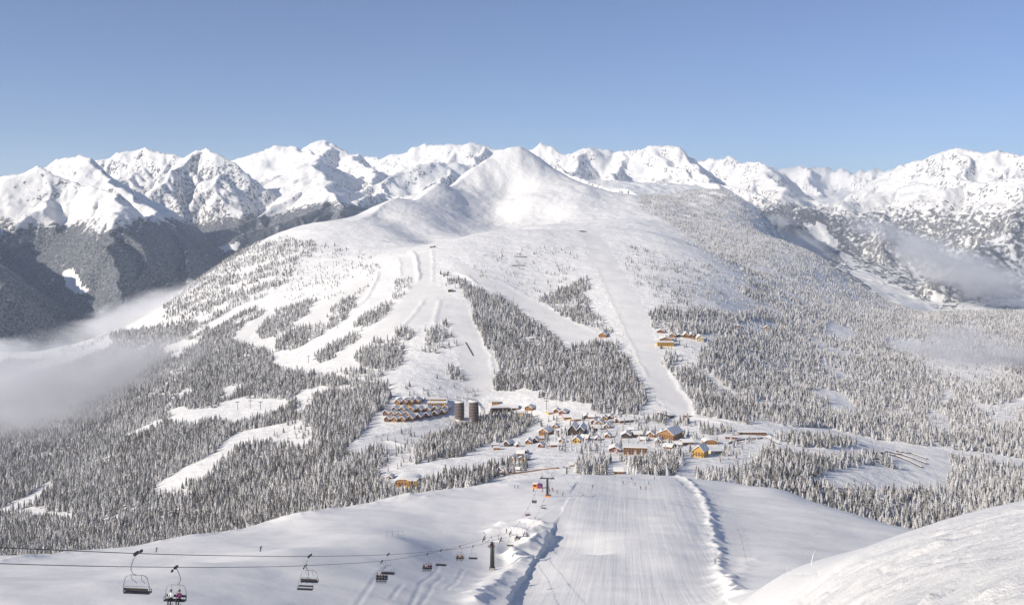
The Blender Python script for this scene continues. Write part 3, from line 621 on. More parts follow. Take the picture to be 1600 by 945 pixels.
# ------------------------------------------------------------------ the slope under the camera: piste, banks and near ridge
NEAR = [
 (-260,[(1330,8),(1240,30),(1150,85),(985,170),(910,250),(880,310),(872,380),(905,480),(990,640),(1080,800)]),
 (-760,[(1330,8),(1240,30),(1150,85),(985,170),(910,250),(880,310),(872,380),(905,480),(990,640),(1080,800)]),
 (0,   [(1330,8),(1240,30),(1150,85),(985,165),(945,186),(926,200),(895,300),(868,390),(895,470),(960,640),(1040,800)]),
 (150, [(1330,8),(1240,30),(1140,85),(965,175),(945,188),(913,214),(899,258),(885,310),(858,400),(890,480),(950,640),(1020,800)]),
 (300, [(1330,8),(1230,30),(1130,85),(960,178),(945,190),(912,218),(880,256),(882,290),(872,322),(858,355),(839,420),(870,510),(920,640),(990,800)]),
 (450, [(1330,8),(1230,30),(1120,85),(985,180),(945,205),(905,240),(856,296),(857,335),(846,370),(830,420),(806,480),(840,580),(960,800)]),
 (620, [(1330,8),(1230,30),(1110,85),(1000,190),(945,224),(884,290),(838,352),(833,398),(812,440),(790,500),(773,560),(830,680),(900,800)]),
 (765, [(1330,8),(1225,30),(1100,85),(1010,180),(945,243),(890,328),(845,400),(800,470),(770,540),(754,600),(800,700),(860,820)]),
 (855, [(1330,8),(1220,30),(1100,85),(1010,170),(945,245),(880,320),(830,400),(776,500),(750,590),(740,640),(790,740),(850,840)]),
 (1000,[(1310,8),(1210,30),(1090,85),(1010,165),(945,235),(880,310),(820,410),(775,520),(745,630),(741,660),(790,760),(850,860)]),
 (1060,[(1300,8),(1200,30),(1080,85),(1000,165),(938,235),(876,310),(820,400),(775,520),(748,620),(745,650),(795,760),(850,860)]),
 (1140,[(1280,8),(1170,30),(1030,85),(960,150),(937,200),(918,250),(890,300),(850,370),(800,480),(765,590),(753,640),(800,760),(850,860)]),
 (1220,[(1240,8),(1120,22),(990,55),(925,95),(899,120),(905,160),(912,220),(893,280),(860,340),(820,440),(780,540),(763,600),(800,700),(850,820)]),
 (1330,[(1180,8),(1040,18),(930,40),(875,80),(862,105),(880,150),(905,230),(870,330),(835,420),(800,530),(830,640),(880,800)]),
 (1440,[(1120,8),(990,16),(890,36),(840,75),(823,95),(850,150),(885,240),(865,330),(838,420),(830,480),(850,600),(900,800)]),
 (1540,[(1080,8),(960,15),(860,34),(812,68),(797,85),(830,150),(870,240),(862,340),(850,430),(855,500),(880,640),(920,800)]),
 (1620,[(1060,8),(940,14),(840,32),(796,62),(782,80),(820,150),(860,240),(866,340),(860,430),(865,500),(890,640),(930,800)]),
 (1860,[(980,8),(880,14),(780,32),(742,60),(730,76),(780,150),(830,240),(860,340),(880,430),(900,640),(940,800)]),
 (2400,[(960,8),(866,14),(775,32),(738,60),(726,76),(778,150),(830,240),(860,340),(880,430),(900,640),(940,800)]),
]
near_tps = TPS(cols_to_pts(NEAR), 170.0, 0.30, 4e-4)
BANKS = [  # snow banks: line, crest width (m), height (m)
 ([(1060,742),(1078,754),(1092,768),(1102,785),(1108,805),(1114,835),(1120,862),(1126,888),(1136,912),(1150,931)], 1.9, 1.5),
 ([(848,832),(825,852),(800,862),(812,878),(800,895),(782,908),(762,925),(740,945)], 4.0, 1.8),
 ([(640,779),(700,768),(760,761),(800,757)], 9, 1.6), ([(480,806),(520,797),(580,789),(640,779)], 6, 1.4),
 ([(250,848),(320,832),(420,817),(470,808)], 5, 1.2), ([(0,880),(60,870),(130,862)], 5, 1.2), ([(1136,912),(1160,890),(1180,872)], 4, .8),
 ([(770,832),(800,826),(822,836),(838,826)], 4, 1.7), ([(782,822),(812,816),(846,818)], 3, 1.6),
]
nu = np.linspace(-520, 2120, 1142)
nd = rows([(4, 8, 14), (8, 30, 70), (30, 110, 150), (110, 165, 30), (165, 330, 170), (330, 690, 190), (690, 800, 12)])
NU, ND = np.meshgrid(nu, nd)
def near_base(u, d): return (V0 - near_tps(u, d)) / F * d
NX = (NU - U0) / F * ND
NZ = near_base(NU, ND)
NV = V0 - NZ / ND * F
def near_z0(x, y):
    return float((V0 - near_tps(np.array([U0 + F * x / y]), np.array([y]))[0]) / F * y)
def ray_near0(u, v, dmin=165):
    ds = np.exp(np.linspace(math.log(dmin), math.log(795), 500)); vv = near_tps(np.full(500, u), ds)
    k = np.nonzero(vv <= v)[0]
    d = ds[k[0]] if len(k) else ds[int(np.argmin(vv))]
    return Vector(((u - U0) / F * d, d, 0))
NZ = NZ + (fbm(NX, ND, 45, 3) * .9 + fbm(NX, ND, 14, 3, ox=4.0) * .16) * sstep(60, 200, ND)
piste = np.zeros(NZ.shape)
bank_m = np.zeros(NZ.shape)
for pl, wd, ht in BANKS:
    g = [ray_near0(u, v) for u, v in pl]
    ds = line_dist(NX + fbm(NX, ND, 9, 2) * 2.5, ND + fbm(NX, ND, 9, 2, ox=3) * 2.5, [(p.x, p.y) for p in g])
    b = np.exp(-(ds / wd) ** 2) * .35 + .65 * np.exp(-ds / wd)
    b = np.where(ds > wd * 3.2, 0, b) * sstep(wd * 3.2, wd * 2.2, ds)
    NZ += b * ht * (1 + .55 * fbm(NX, ND, 11, 4, ox=1.7)) ; bank_m = np.maximum(bank_m, b)
pg = [ray_near0(u, v) for u, v in [(905,744),(1052,746),(1098,785),(1112,850),(1128,905),(1150,944),(1150,960),(790,960),(800,920),(825,895),(840,860),(860,830),(880,795)]]
ppx = np.array([(p.x, p.y) for p in pg]); 
pin = in_poly(NX + fbm(NX, ND, 12, 2) * 1.5, ND, ppx)
piste[pin] = 1
pedge = line_dist(NX, ND, [tuple(p) for p in ppx[7:]])
NZ += piste * (1 - bank_m) * (fbm(NX, ND * .6, 55, 2, ox=2.0) * 1.1 - 1.7 * np.exp(-pedge / 20) * sstep(470, 380, ND))
TRACKS = [[(556,950),(575,918),(592,898),(612,882)], [(640,950),(655,920),(668,905),(690,880)], [(655,950),(672,925),(690,900)], [(700,925),(715,905),(728,890)], [(610,935),(628,915)], [(405,862),(500,850),(640,842),(760,838)], [(244,863),(330,862),(420,858)],
          [(1120,830),(1200,842),(1300,850)], [(1130,800),(1240,822),(1350,838)], [(1125,850),(1230,862)], [(1100,760),(1200,778),(1300,806)], [(880,778),(930,764),(1010,752)]]
for ti_, tr_ in enumerate(TRACKS):
    g = [ray_near0(*p) for p in tr_]; ds = line_dist(NX + fbm(NX, ND, 25, 2, ox=8) * 1.0, ND, [(p.x, p.y) for p in g])
    k_ = .5 if ti_ < 5 else 1.0
    NZ -= .13 * k_ * np.exp(-(ds / .55) ** 2) - .06 * k_ * np.exp(-((ds - 1.0) / .5) ** 2)
# a roll added across the left half of the piste, shaped to shade a band
roll0 = 336 + 7 * np.sin(NX / 9.0) + fbm(NX, ND, 30, 2, ox=4.1) * 9
NZ -= 3.0 * sstep(-9, 9, ND - roll0) * sstep(95, 30, ND - roll0) * sstep(770, 800, NU) * sstep(985, 900, NU) * (1 - bank_m)
for tr_ in [[(1165,935),(1300,893),(1450,851),(1610,812)], [(1230,935),(1400,888),(1610,846)], [(1340,925),(1480,880),(1610,862)]]:
    g = [ray_near0(u_, v_, 9) for u_, v_ in tr_]; ds = line_dist(NX + fbm(NX, ND, 5, 2, ox=8) * .5, ND, [(p.x, p.y) for p in g])
    NZ -= .07 * np.exp(-(ds / .12) ** 2) * sstep(130, 100, ND)
lump = sstep(1130, 1260, NU) * sstep(110, 60, ND)
NZ += lump * (fbm(NX, ND, 7, 4, ox=2.2) * .55 + np.maximum(0, fbm(NX, ND, .9, 2, ox=3.3) - .12) * .55 * sstep(.05, .35, fbm(NX, ND, 6, 2, ox=7.7)) * sstep(45, 25, ND) + ridged(NX, ND, 2.2, 3, ox=1.2) * .10 * sstep(.0, .3, fbm(NX, ND, 5, 2, ox=6)))
NV = V0 - NZ / ND * F
def near_zz(x, y):
    u = U0 + F * x / y
    ci = min(max((u - nu[0]) / (nu[1] - nu[0]), 0), len(nu) - 1.001); c0 = int(ci); cf = ci - c0
    ri = min(float(np.interp(y, nd, np.arange(len(nd)))), len(nd) - 1.001); r0 = int(ri); rf = ri - r0
    a = NZ[r0, c0] * (1 - cf) + NZ[r0, c0 + 1] * cf; b = NZ[r0 + 1, c0] * (1 - cf) + NZ[r0 + 1, c0 + 1] * cf
    return float(a * (1 - rf) + b * rf)
def near_at(u, v, dmin=165):
    c = int(round((u - nu[0]) / (nu[1] - nu[0])))
    col = NV[:, c]; k = np.nonzero((col <= v) & (nd > dmin))[0]
    k = int(k[0]) if len(k) else int(np.argmin(np.where(nd > dmin, col, 1e9)))
    d = nd[k]
    if k > 0 and col[k - 1] > v: d = nd[k - 1] + (col[k - 1] - v) / (col[k - 1] - col[k] + 1e-9) * (nd[k] - nd[k - 1])
    x = (u - U0) / F * d
    return Vector((x, d, near_zz(x, d)))
m = mat_new('piste_snow', SNOW, 0.6); t = NT(m); o = t.obj()
along = t.scaled(o, (1, .02, .02), (0, 0, R(6.3))); pm = t.attr('piste'); lm = t.attr('lump')
lanes = t.noise(.16, 3, .6, along); cord = t.noise(1.1, 4, .7, t.scaled(o, (1, .012, .012), (0, 0, R(6.3))))
off = t.math('ADD', t.math('MULTIPLY', t.noise(.06, 6, .6, t.scaled(o, (.5, 1.1, 1))), .7), t.math('MULTIPLY', t.noise(.9, 4, .6, t.scaled(o, (1, .5, 1))), .05))
h = t.math('ADD', t.math('MULTIPLY', pm, t.math('ADD', t.math('MULTIPLY', lanes, .5), t.math('MULTIPLY', cord, .15))), t.math('MULTIPLY', t.math('SUBTRACT', 1, pm), off))
rip = t.noise(.5, 5, .65, t.scaled(o, (.35, 2.2, 1), (0, 0, R(24))))
h = t.math('ADD', h, t.math('MULTIPLY', t.attr('ripple'), t.math('MULTIPLY', rip, .38)))
h = t.math('ADD', h, t.math('MULTIPLY', lm, t.math('ADD', t.math('MULTIPLY', t.noise(1.6, 8, .68, t.scaled(o, (1, .6, 1), (0, 0, R(30)))), .26), t.math('MULTIPLY', t.noise(14, 4, .7, o), .02))))
t.bump(h, .8, 1.0)
cs = t.mix(t.step(t.noise(.035, 4, .6, t.scaled(o, (1, .4, 1))), .3, .7), tuple(x * .965 for x in SNOW), SNOW)
t.l(t.mix(t.math('MULTIPLY', pm, t.step(t.noise(.05, 4, .6, t.scaled(o, (1, .12, 1))), .3, .7)), cs, tuple(x * .93 for x in SNOW)), t.b.inputs['Base Color'])
MATS['piste'] = m
# the sheet goes on level to both sides and behind the viewpoint
A_ = {'piste': piste * (1 - bank_m), 'lump': lump, 'ripple': sstep(1118, 1150, NU) * sstep(250, 300, ND) * (1 - bank_m)}
ext = np.array([1.5, 4, 8, 15, 28, 50, 90, 160, 300])
def wide(Q, sx=0.0):
    return np.concatenate([Q[:, :1] - sx * ext[::-1][None, :], Q, Q[:, -1:] + sx * ext[None, :]], 1)
EX, EY, EZ = wide(NX, 1.0), wide(ND), wide(NZ); EA = {k_: wide(q_) for k_, q_ in A_.items()}
back = np.array([-60., -30., -15., -8., -4., -1., 2.])[:, None]
def deep(Q, R_): return np.concatenate([R_, Q], 0)
one = np.ones((len(back), EX.shape[1]))
EZ = deep(EZ, EZ[:1] + (EY[0, 0] - back) * .12 * one); EX = deep(EX, EX[:1] * one); EY = deep(EY, back * one); EA = {k_: deep(q_, q_[:1] * one) for k_, q_ in EA.items()}
slope_o = grid_mesh('snow_slope', EX, EY, EZ, m, EA)
slope_o['label'] = 'groomed ski slope falling away below the viewpoint'

# ------------------------------------------------------------------ snow-laden spruces
def tree_mat(name, snowy):
    m = mat_new(name, (.1, .1, .1), .8); t = NT(m); o = t.obj()
    geo = t.n('ShaderNodeNewGeometry')
    oi = t.n('ShaderNodeObjectInfo')
    vec = t.n('ShaderNodeVectorMath', operation='ADD'); t.l(o, vec.inputs[0])
    sc = t.n('ShaderNodeVectorMath', operation='SCALE'); sc.inputs[0].default_value = (31, 17, 23); t.l(oi.outputs['Random'], sc.inputs['Scale']); t.l(sc.outputs[0], vec.inputs[1])
    sep = t.n('ShaderNodeSeparateXYZ'); t.l(geo.outputs['Position'], sep.inputs[0])
    side = t.math('ADD', t.math('MULTIPLY', t.math('SUBTRACT', t.step(sep.outputs[0], 150, 900), .5), .12), t.math('MULTIPLY', t.math('SUBTRACT', t.noise(1 / 110.0, 3, .6, geo.outputs['Position']), .5), .55))
    n1 = t.noise(9.0, 3, .65, vec.outputs[0])
    base = t.math('ADD', t.attr('tip'), t.math('ADD', t.math('MULTIPLY', t.math('SUBTRACT', n1, .5), 1.5), t.math('ADD', t.math('MULTIPLY', t.math('SUBTRACT', oi.outputs['Random'], .5), .5), side)))
    f = t.step(base, .5 - snowy, .85 - snowy)
    green = t.mix(oi.outputs['Random'], (.14, .135, .12), (.22, .19, .16))
    t.l(t.mix(f, green, (.70, .675, .645)), t.b.inputs['Base Color'])
    return m
MATS['spruce'] = tree_mat('snowy_spruce', .37)
MATS['bark'] = mat_new('bark', (.07, .05, .04), .9)
def crown_geo(seed, tiers=6, n=7, width=.19):
    """unit-height crown: ragged drooping skirts of branches; returns verts, faces, tip values (1 where snow lies)"""
    r = random.Random(seed); V, Fc, T = [], [], []
    for k in range(tiers):
        z0 = .09 + .80 * k / tiers; top = min(1.0, z0 + .30 - .10 * k / tiers) if k < tiers - 1 else 1.0
        rad = width * (1 - k / tiers) ** .85 + .022
        b = len(V); V.append((r.uniform(-.008, .008), r.uniform(-.008, .008), top)); T.append(.10)
        ph = r.random() * 6.28
        for j in range(2 * n):
            a = ph + math.pi * j / n + r.uniform(-.13, .13)
            q = rad * (r.uniform(.85, 1.2) if j % 2 == 0 else r.uniform(.45, .68))
            V.append((q * math.cos(a), q * math.sin(a), z0 - (.035 if j % 2 == 0 else -.02) + r.uniform(-.015, .015))); T.append(.62 if j % 2 == 0 else .25)
        for j in range(2 * n): Fc.append((b, b + 1 + j, b + 1 + (j + 1) % (2 * n)))
    return V, Fc, T
def trunk_geo():
    V, Fc = [], []
    for z, r in ((-.06, .022), (.5, .012), (.93, .004)):
        for j in range(5): V.append((r * math.cos(1.2566 * j), r * math.sin(1.2566 * j), z))
    for k in range(2):
        for j in range(5): Fc.append((5 * k + j, 5 * k + (j + 1) % 5, 5 * k + 5 + (j + 1) % 5, 5 * k + 5 + j))
    return V, Fc
def tip_attr(me, T):
    a = me.attributes.new('tip', 'FLOAT', 'POINT'); a.data.foreach_set('value', np.array(T, np.float32))
CROWNS = []
for sd_ in range(5):
    V, Fc, T = crown_geo(100 + sd_, width=(.17, .20, .15, .185, .23)[sd_])
    me = bpy.data.meshes.new('crown'); me.from_pydata(V, [], Fc); tip_attr(me, T); me.materials.append(MATS['spruce']); CROWNS.append(me)
V, Fc = trunk_geo(); TRUNK = bpy.data.meshes.new('trunk'); TRUNK.from_pydata(V, [], Fc); TRUNK.materials.append(MATS['bark'])

# candidate sites on a jittered grid in the world, thinned by the density read off the photograph
def sites(y0, y1, step, x0=-.72, x1=.72):
    ny = int((y1 - y0) / step); out = []
    for r_ in range(ny):
        y = y0 + r_ * step; xs = np.arange(x0 * y, x1 * y, step)
        out.append(np.c_[xs + RNG.uniform(-.48, .48, len(xs)) * step, np.full(len(xs), y) + RNG.uniform(-.48, .48, len(xs)) * step])
    return np.concatenate(out)
P = np.concatenate([sites(1000, 2000, 6.6), sites(2000, 3200, 7.4), sites(3200, 6300, 9.0)])
pu = U0 + P[:, 0] / P[:, 1] * F; pz = mid_z(P[:, 0], P[:, 1]); pv = V0 - pz / P[:, 1] * F
# visible against the line of sight (running horizon over each column of the sheets)
hor = np.minimum.accumulate(GV, axis=0)
ci = np.clip(np.round((pu - ud[0]) / (ud[1] - ud[0])).astype(int), 0, len(ud) - 1); ri = np.clip(np.searchsorted(dd, P[:, 1]) - 1, 0, len(dd) - 1)
nhor = NV[nd > 160].min(axis=0); nh = np.interp(pu, nu, nhor)
vis = (pv - 14.0 * F / P[:, 1] < hor[ri, ci] + 1.0) & (pv - 16.0 * F / P[:, 1] < nh) & (pu > -40) & (pu < 1640)
P, pu, pv, pz = P[vis], pu[vis], pv[vis], pz[vis]
pd_ = forest_density(pu, pv, P[:, 1])
clump = fbm(P[:, 0], P[:, 1], 90, 3, ox=12.0)
prob = np.where(pd_ > .8, pd_, np.clip(pd_ * (1 + 2.6 * clump), 0, 1))
prob = np.where((pd_ > .8) & (clump < -.28), .42, prob)
for sp_, sr in SPOTS:
    near = np.hypot(P[:, 0] - sp_.x, P[:, 1] - sp_.y - sr * .4) < sr + 2.5
    front = (np.abs(P[:, 0] - sp_.x) < sr) & (P[:, 1] < sp_.y) & (P[:, 1] > sp_.y - 9)
    prob[near | front] = 0
ok = RNG.random(len(P)) < prob
P, pu, pv, pz, pd_ = P[ok], pu[ok], pv[ok], pz[ok], pd_[ok]
TH = RNG.triangular(7.0, 14.5, 19.0, len(P)) * np.where(pd_ < .5, .72, 1.0) * np.interp(P[:, 1], [1000, 3000, 4500], [1.0, .92, .8]) * np.interp(pu, [1050, 1250], [1.0, .86])
KIND = RNG.integers(0, 5, len(P)); ROT = RNG.uniform(0, 6.28, len(P))
print('TREES', len(P))
TREE_SITES = [P, pu, pv, pz, TH, KIND, ROT]

def forest_object(name, me_src, pts, hgt, kind, rot, tilt=.05):
    """one object of kind stuff: its mesh holds the tree shapes and the standing points, its node tree stands a shape on every point"""
    n = len(pts); V, Fc, T, K = [], [], [], []
    mats = []
    for k, (vv, ff, tt) in enumerate(me_src):
        b = len(V); V += list(vv); T += list(tt); K += [k + 1] * len(vv); Fc += [tuple(b + i for i in f) for f in ff]
    nb = len(V)
    me = bpy.data.meshes.new(name); me.from_pydata(V, [], Fc)
    me.vertices.add(n)
    co = np.empty((nb + n) * 3, np.float32); me.vertices.foreach_get('co', co); co = co.reshape(-1, 3); co[nb:] = pts; me.vertices.foreach_set('co', co.ravel())
    def fa(nm, typ, key, arr): a = me.attributes.new(nm, typ, 'POINT'); a.data.foreach_set(key, arr)
    fa('shape', 'INT', 'value', np.r_[np.array(K, np.int32), np.zeros(n, np.int32)].astype(np.int32))
    fa('tip', 'FLOAT', 'value', np.r_[np.array(T, np.float32), np.zeros(n, np.float32)].astype(np.float32))
    fa('pick', 'INT', 'value', np.r_[np.zeros(nb, np.int32), kind.astype(np.int32)].astype(np.int32))
    sc = np.zeros((nb + n, 3), np.float32); wdt = RNG.uniform(.8, 1.2, n); sc[nb:] = np.c_[hgt * wdt, hgt * wdt, hgt]
    ro = np.zeros((nb + n, 3), np.float32); ro[nb:] = np.c_[RNG.normal(0, tilt, n), RNG.normal(0, tilt, n), rot]
    fa('size', 'FLOAT_VECTOR', 'vector', sc.ravel()); fa('turn', 'FLOAT_VECTOR', 'vector', ro.ravel())
    me.materials.append(MATS['spruce'])
    o = link_mesh(name, me); md = o.modifiers.new('stand', 'NODES')
    g = bpy.data.node_groups.new(name + '_nodes', 'GeometryNodeTree'); md.node_group = g
    g.interface.new_socket('Geometry', in_out='INPUT', socket_type='NodeSocketGeometry'); g.interface.new_socket('Geometry', in_out='OUTPUT', socket_type='NodeSocketGeometry')
    N, L = g.nodes.new, g.links.new
    gi = N('NodeGroupInput'); go = N('NodeGroupOutput')
    def attr(nm, typ):
        x = N('GeometryNodeInputNamedAttribute'); x.data_type = typ; x.inputs[0].default_value = nm; return x.outputs[0]
    def sel(k):
        c = N('FunctionNodeCompare'); c.data_type = 'INT'; c.operation = 'EQUAL'; L(attr('shape', 'INT'), c.inputs[2]); c.inputs[3].default_value = k
        s = N('GeometryNodeSeparateGeometry'); s.domain = 'POINT'; L(gi.outputs[0], s.inputs[0]); L(c.outputs[0], s.inputs[1]); return s.outputs[0]
    j = N('GeometryNodeGeometryToInstance')
    for k in range(len(me_src), 0, -1): L(sel(k), j.inputs[0])
    mp = N('GeometryNodeMeshToPoints'); L(sel(0), mp.inputs[0])
    ip = N('GeometryNodeInstanceOnPoints'); L(mp.outputs[0], ip.inputs['Points']); L(j.outputs[0], ip.inputs['Instance']); ip.inputs['Pick Instance'].default_value = True
    L(attr('pick', 'INT'), ip.inputs['Instance Index']); L(attr('turn', 'FLOAT_VECTOR'), ip.inputs['Rotation']); L(attr('size', 'FLOAT_VECTOR'), ip.inputs['Scale'])
    L(ip.outputs[0], go.inputs[0])
    return tag(o, kind='stuff')
N_SINGLE = 300
inframe = (pu > 8) & (pu < 1592)
seen_h = np.minimum(pv - TH * F / P[:, 1], 2000)
apparent = TH * F / P[:, 1] * inframe * (pv - .4 * TH * F / P[:, 1] < nh[vis][ok])
order = np.argsort(-apparent)
single = order[:N_SINGLE]; rest = order[N_SINGLE:]
pts = np.c_[P, pz - .2]
fo = forest_object('spruce_forest', [crown_geo(200 + k, 6 , 6, (.17, .20, .15, .185, .22)[k]) for k in range(5)], pts[rest], TH[rest], KIND[rest], ROT[rest])
fo['label'] = 'snow-covered spruce forest standing on the slopes around the village'
for i in single:
    tr = empty('spruce_tree', pts[i], float(ROT[i])); h_ = float(TH[i]); tr.scale = (h_, h_, h_)
    tag(tr, 'tall snow-dusted spruce in the dark forest below the near slope', 'tree', 'spruces at the near edge of the forest')
    link_mesh('trunk', TRUNK, tr); link_mesh('crown', CROWNS[int(KIND[i])], tr)

# ------------------------------------------------------------------ houses
WALLC = {OR: (.36, .19, .075), BR: (.20, .11, .065), DB: (.085, .055, .045), YE: (.60, .36, .08), CR: (.66, .54, .34), RE: (.27, .12, .085), GR: (.25, .24, .23)}
for k, c in WALLC.items():
    m = mat_new(k, c, .7); t = NT(m); o = t.obj()
    n = t.noise(.9, 4, .6, t.scaled(o, (1, 1, 5))); t.l(t.mix(n, tuple(x * .75 for x in c), tuple(min(1, x * 1.25) for x in c)), t.b.inputs['Base Color']); MATS[k] = m
MATS['eaves'] = mat_new('eaves_wood', (.26, .12, .055), .7); MATS['dark_eaves'] = mat_new('dark_eaves_wood', (.10, .06, .04), .7)
m = mat_new('roof_snow', SNOW, .6); t = NT(m); t.bump(t.noise(.8, 4, .5, t.obj()), .4, .5); MATS['roof_snow'] = m
m = mat_new('window_glass', (.03, .04, .05), .12); MATS['glass'] = m
MATS['tower_rail'] = mat_new('tower_rail_wood', (.40, .31, .25), .7); MATS['dark_wall'] = mat_new('dark_wall', (.09, .08, .08), .85)
MATS['concrete'] = mat_new('concrete', (.32, .30, .28), .8); MATS['steel'] = mat_new('steel', (.30, .31, .32), .45, .6); MATS['dark_steel'] = mat_new('dark_steel', (.05, .05, .055), .5, .3)
class MB:
    def __init__(s): s.V, s.F = [], []
    def add(s, V, Fc):
        b = len(s.V); s.V += [tuple(v) for v in V]; s.F += [tuple(b + i for i in f) for f in Fc]; return s
    def box(s, x0, x1, y0, y1, z0, z1):
        return s.add([(x, y, z) for z in (z0, z1) for y in (y0, y1) for x in (x0, x1)], [(0, 2, 3, 1), (4, 5, 7, 6), (0, 1, 5, 4), (2, 6, 7, 3), (0, 4, 6, 2), (1, 3, 7, 5)])
    def prism(s, prof, y0, y1, ax='y'):
        n = len(prof); P_ = lambda a, b, c: (a, b, c) if ax == 'y' else (b, a, c)
        V = [P_(x, y0, z) for x, z in prof] + [P_(x, y1, z) for x, z in prof]
        Fc = [tuple(range(n - 1, -1, -1)), tuple(range(n, 2 * n))] + [(i, (i + 1) % n, n + (i + 1) % n, n + i) for i in range(n)]
        if ax == 'y': Fc = [f[::-1] for f in Fc]
        return s.add(V, [f[::-1] for f in Fc])
    def tube(s, pts, r, n=6, r1=None):
        pts = [Vector(p) for p in pts]; rings = []; b = len(s.V)
        for i, p in enumerate(pts):
            tg = (pts[min(i + 1, len(pts) - 1)] - pts[max(i - 1, 0)]).normalized()
            a = tg.cross(Vector((0, 0, 1)) if abs(tg.z) < .95 else Vector((1, 0, 0))).normalized(); c = tg.cross(a)
            rr = r if r1 is None else r + (r1 - r) * i / (len(pts) - 1)
            s.V += [tuple(p + (a * math.cos(6.2832 * j / n) + c * math.sin(6.2832 * j / n)) * rr) for j in range(n)]
        for i in range(len(pts) - 1):
            for j in range(n): s.F.append((b + i * n + j, b + i * n + (j + 1) % n, b + (i + 1) * n + (j + 1) % n, b + (i + 1) * n + j))
        s.F.append(tuple(b + j for j in range(n - 1, -1, -1))); s.F.append(tuple(b + (len(pts) - 1) * n + j for j in range(n)))
        return s
    def build(s, name, mat, parent=None, smooth=False):
        me = bpy.data.meshes.new(name); me.from_pydata(s.V, [], s.F); me.update()
        bm = bmesh.new(); bm.from_mesh(me); bmesh.ops.recalc_face_normals(bm, faces=bm.faces); bm.to_mesh(me); bm.free()
        for p in me.polygons: p.use_smooth = smooth
        me.materials.append(MATS[mat] if isinstance(mat, str) else mat)
        return link_mesh(name, me, parent)
WIN = MB().box(-.5, .5, -.06, .06, -.5, .5).build('window', 'glass'); WIN_ME = WIN.data; bpy.data.objects.remove(WIN)
def window(parent, x, y, z, w_, h_, rz=0):
    o = link_mesh('window', WIN_ME, parent, (x, y, z)); o.scale = (w_, 1, h_); o.rotation_euler = (0, 0, rz); return o
def roof_pair(root, W, D, ze, zr, ax, eave, over=1.5, snow=1.1):
    """two roof slopes meeting in a ridge: boards below, a thick snow cover on top"""
    hw = (W if ax == 'y' else D) / 2 + over; ln = (D if ax == 'y' else W) / 2 + over
    zl = ze - over * (zr - ze) / (hw - over)
    MB().prism([(-hw, zl), (0, zr), (hw, zl), (hw, zl + .35), (0, zr + .38), (-hw, zl + .35)], -ln, ln, ax).build('roof', eave, root)
    hs = hw - .12
    k = lambda f: zl + (zr - zl) * f
    MB().prism([(-hs, zl + .40), (0, zr + .40), (hs, zl + .40), (hs + .05, zl + .40 + snow * .7), (hs * .6, k(.4) + .45 + snow), (0, zr + .40 + snow * .75), (-hs * .6, k(.4) + .45 + snow), (-hs - .05, zl + .40 + snow * .7)], -ln + .12, ln - .12, ax).build('roof_snow', 'roof_snow', root)
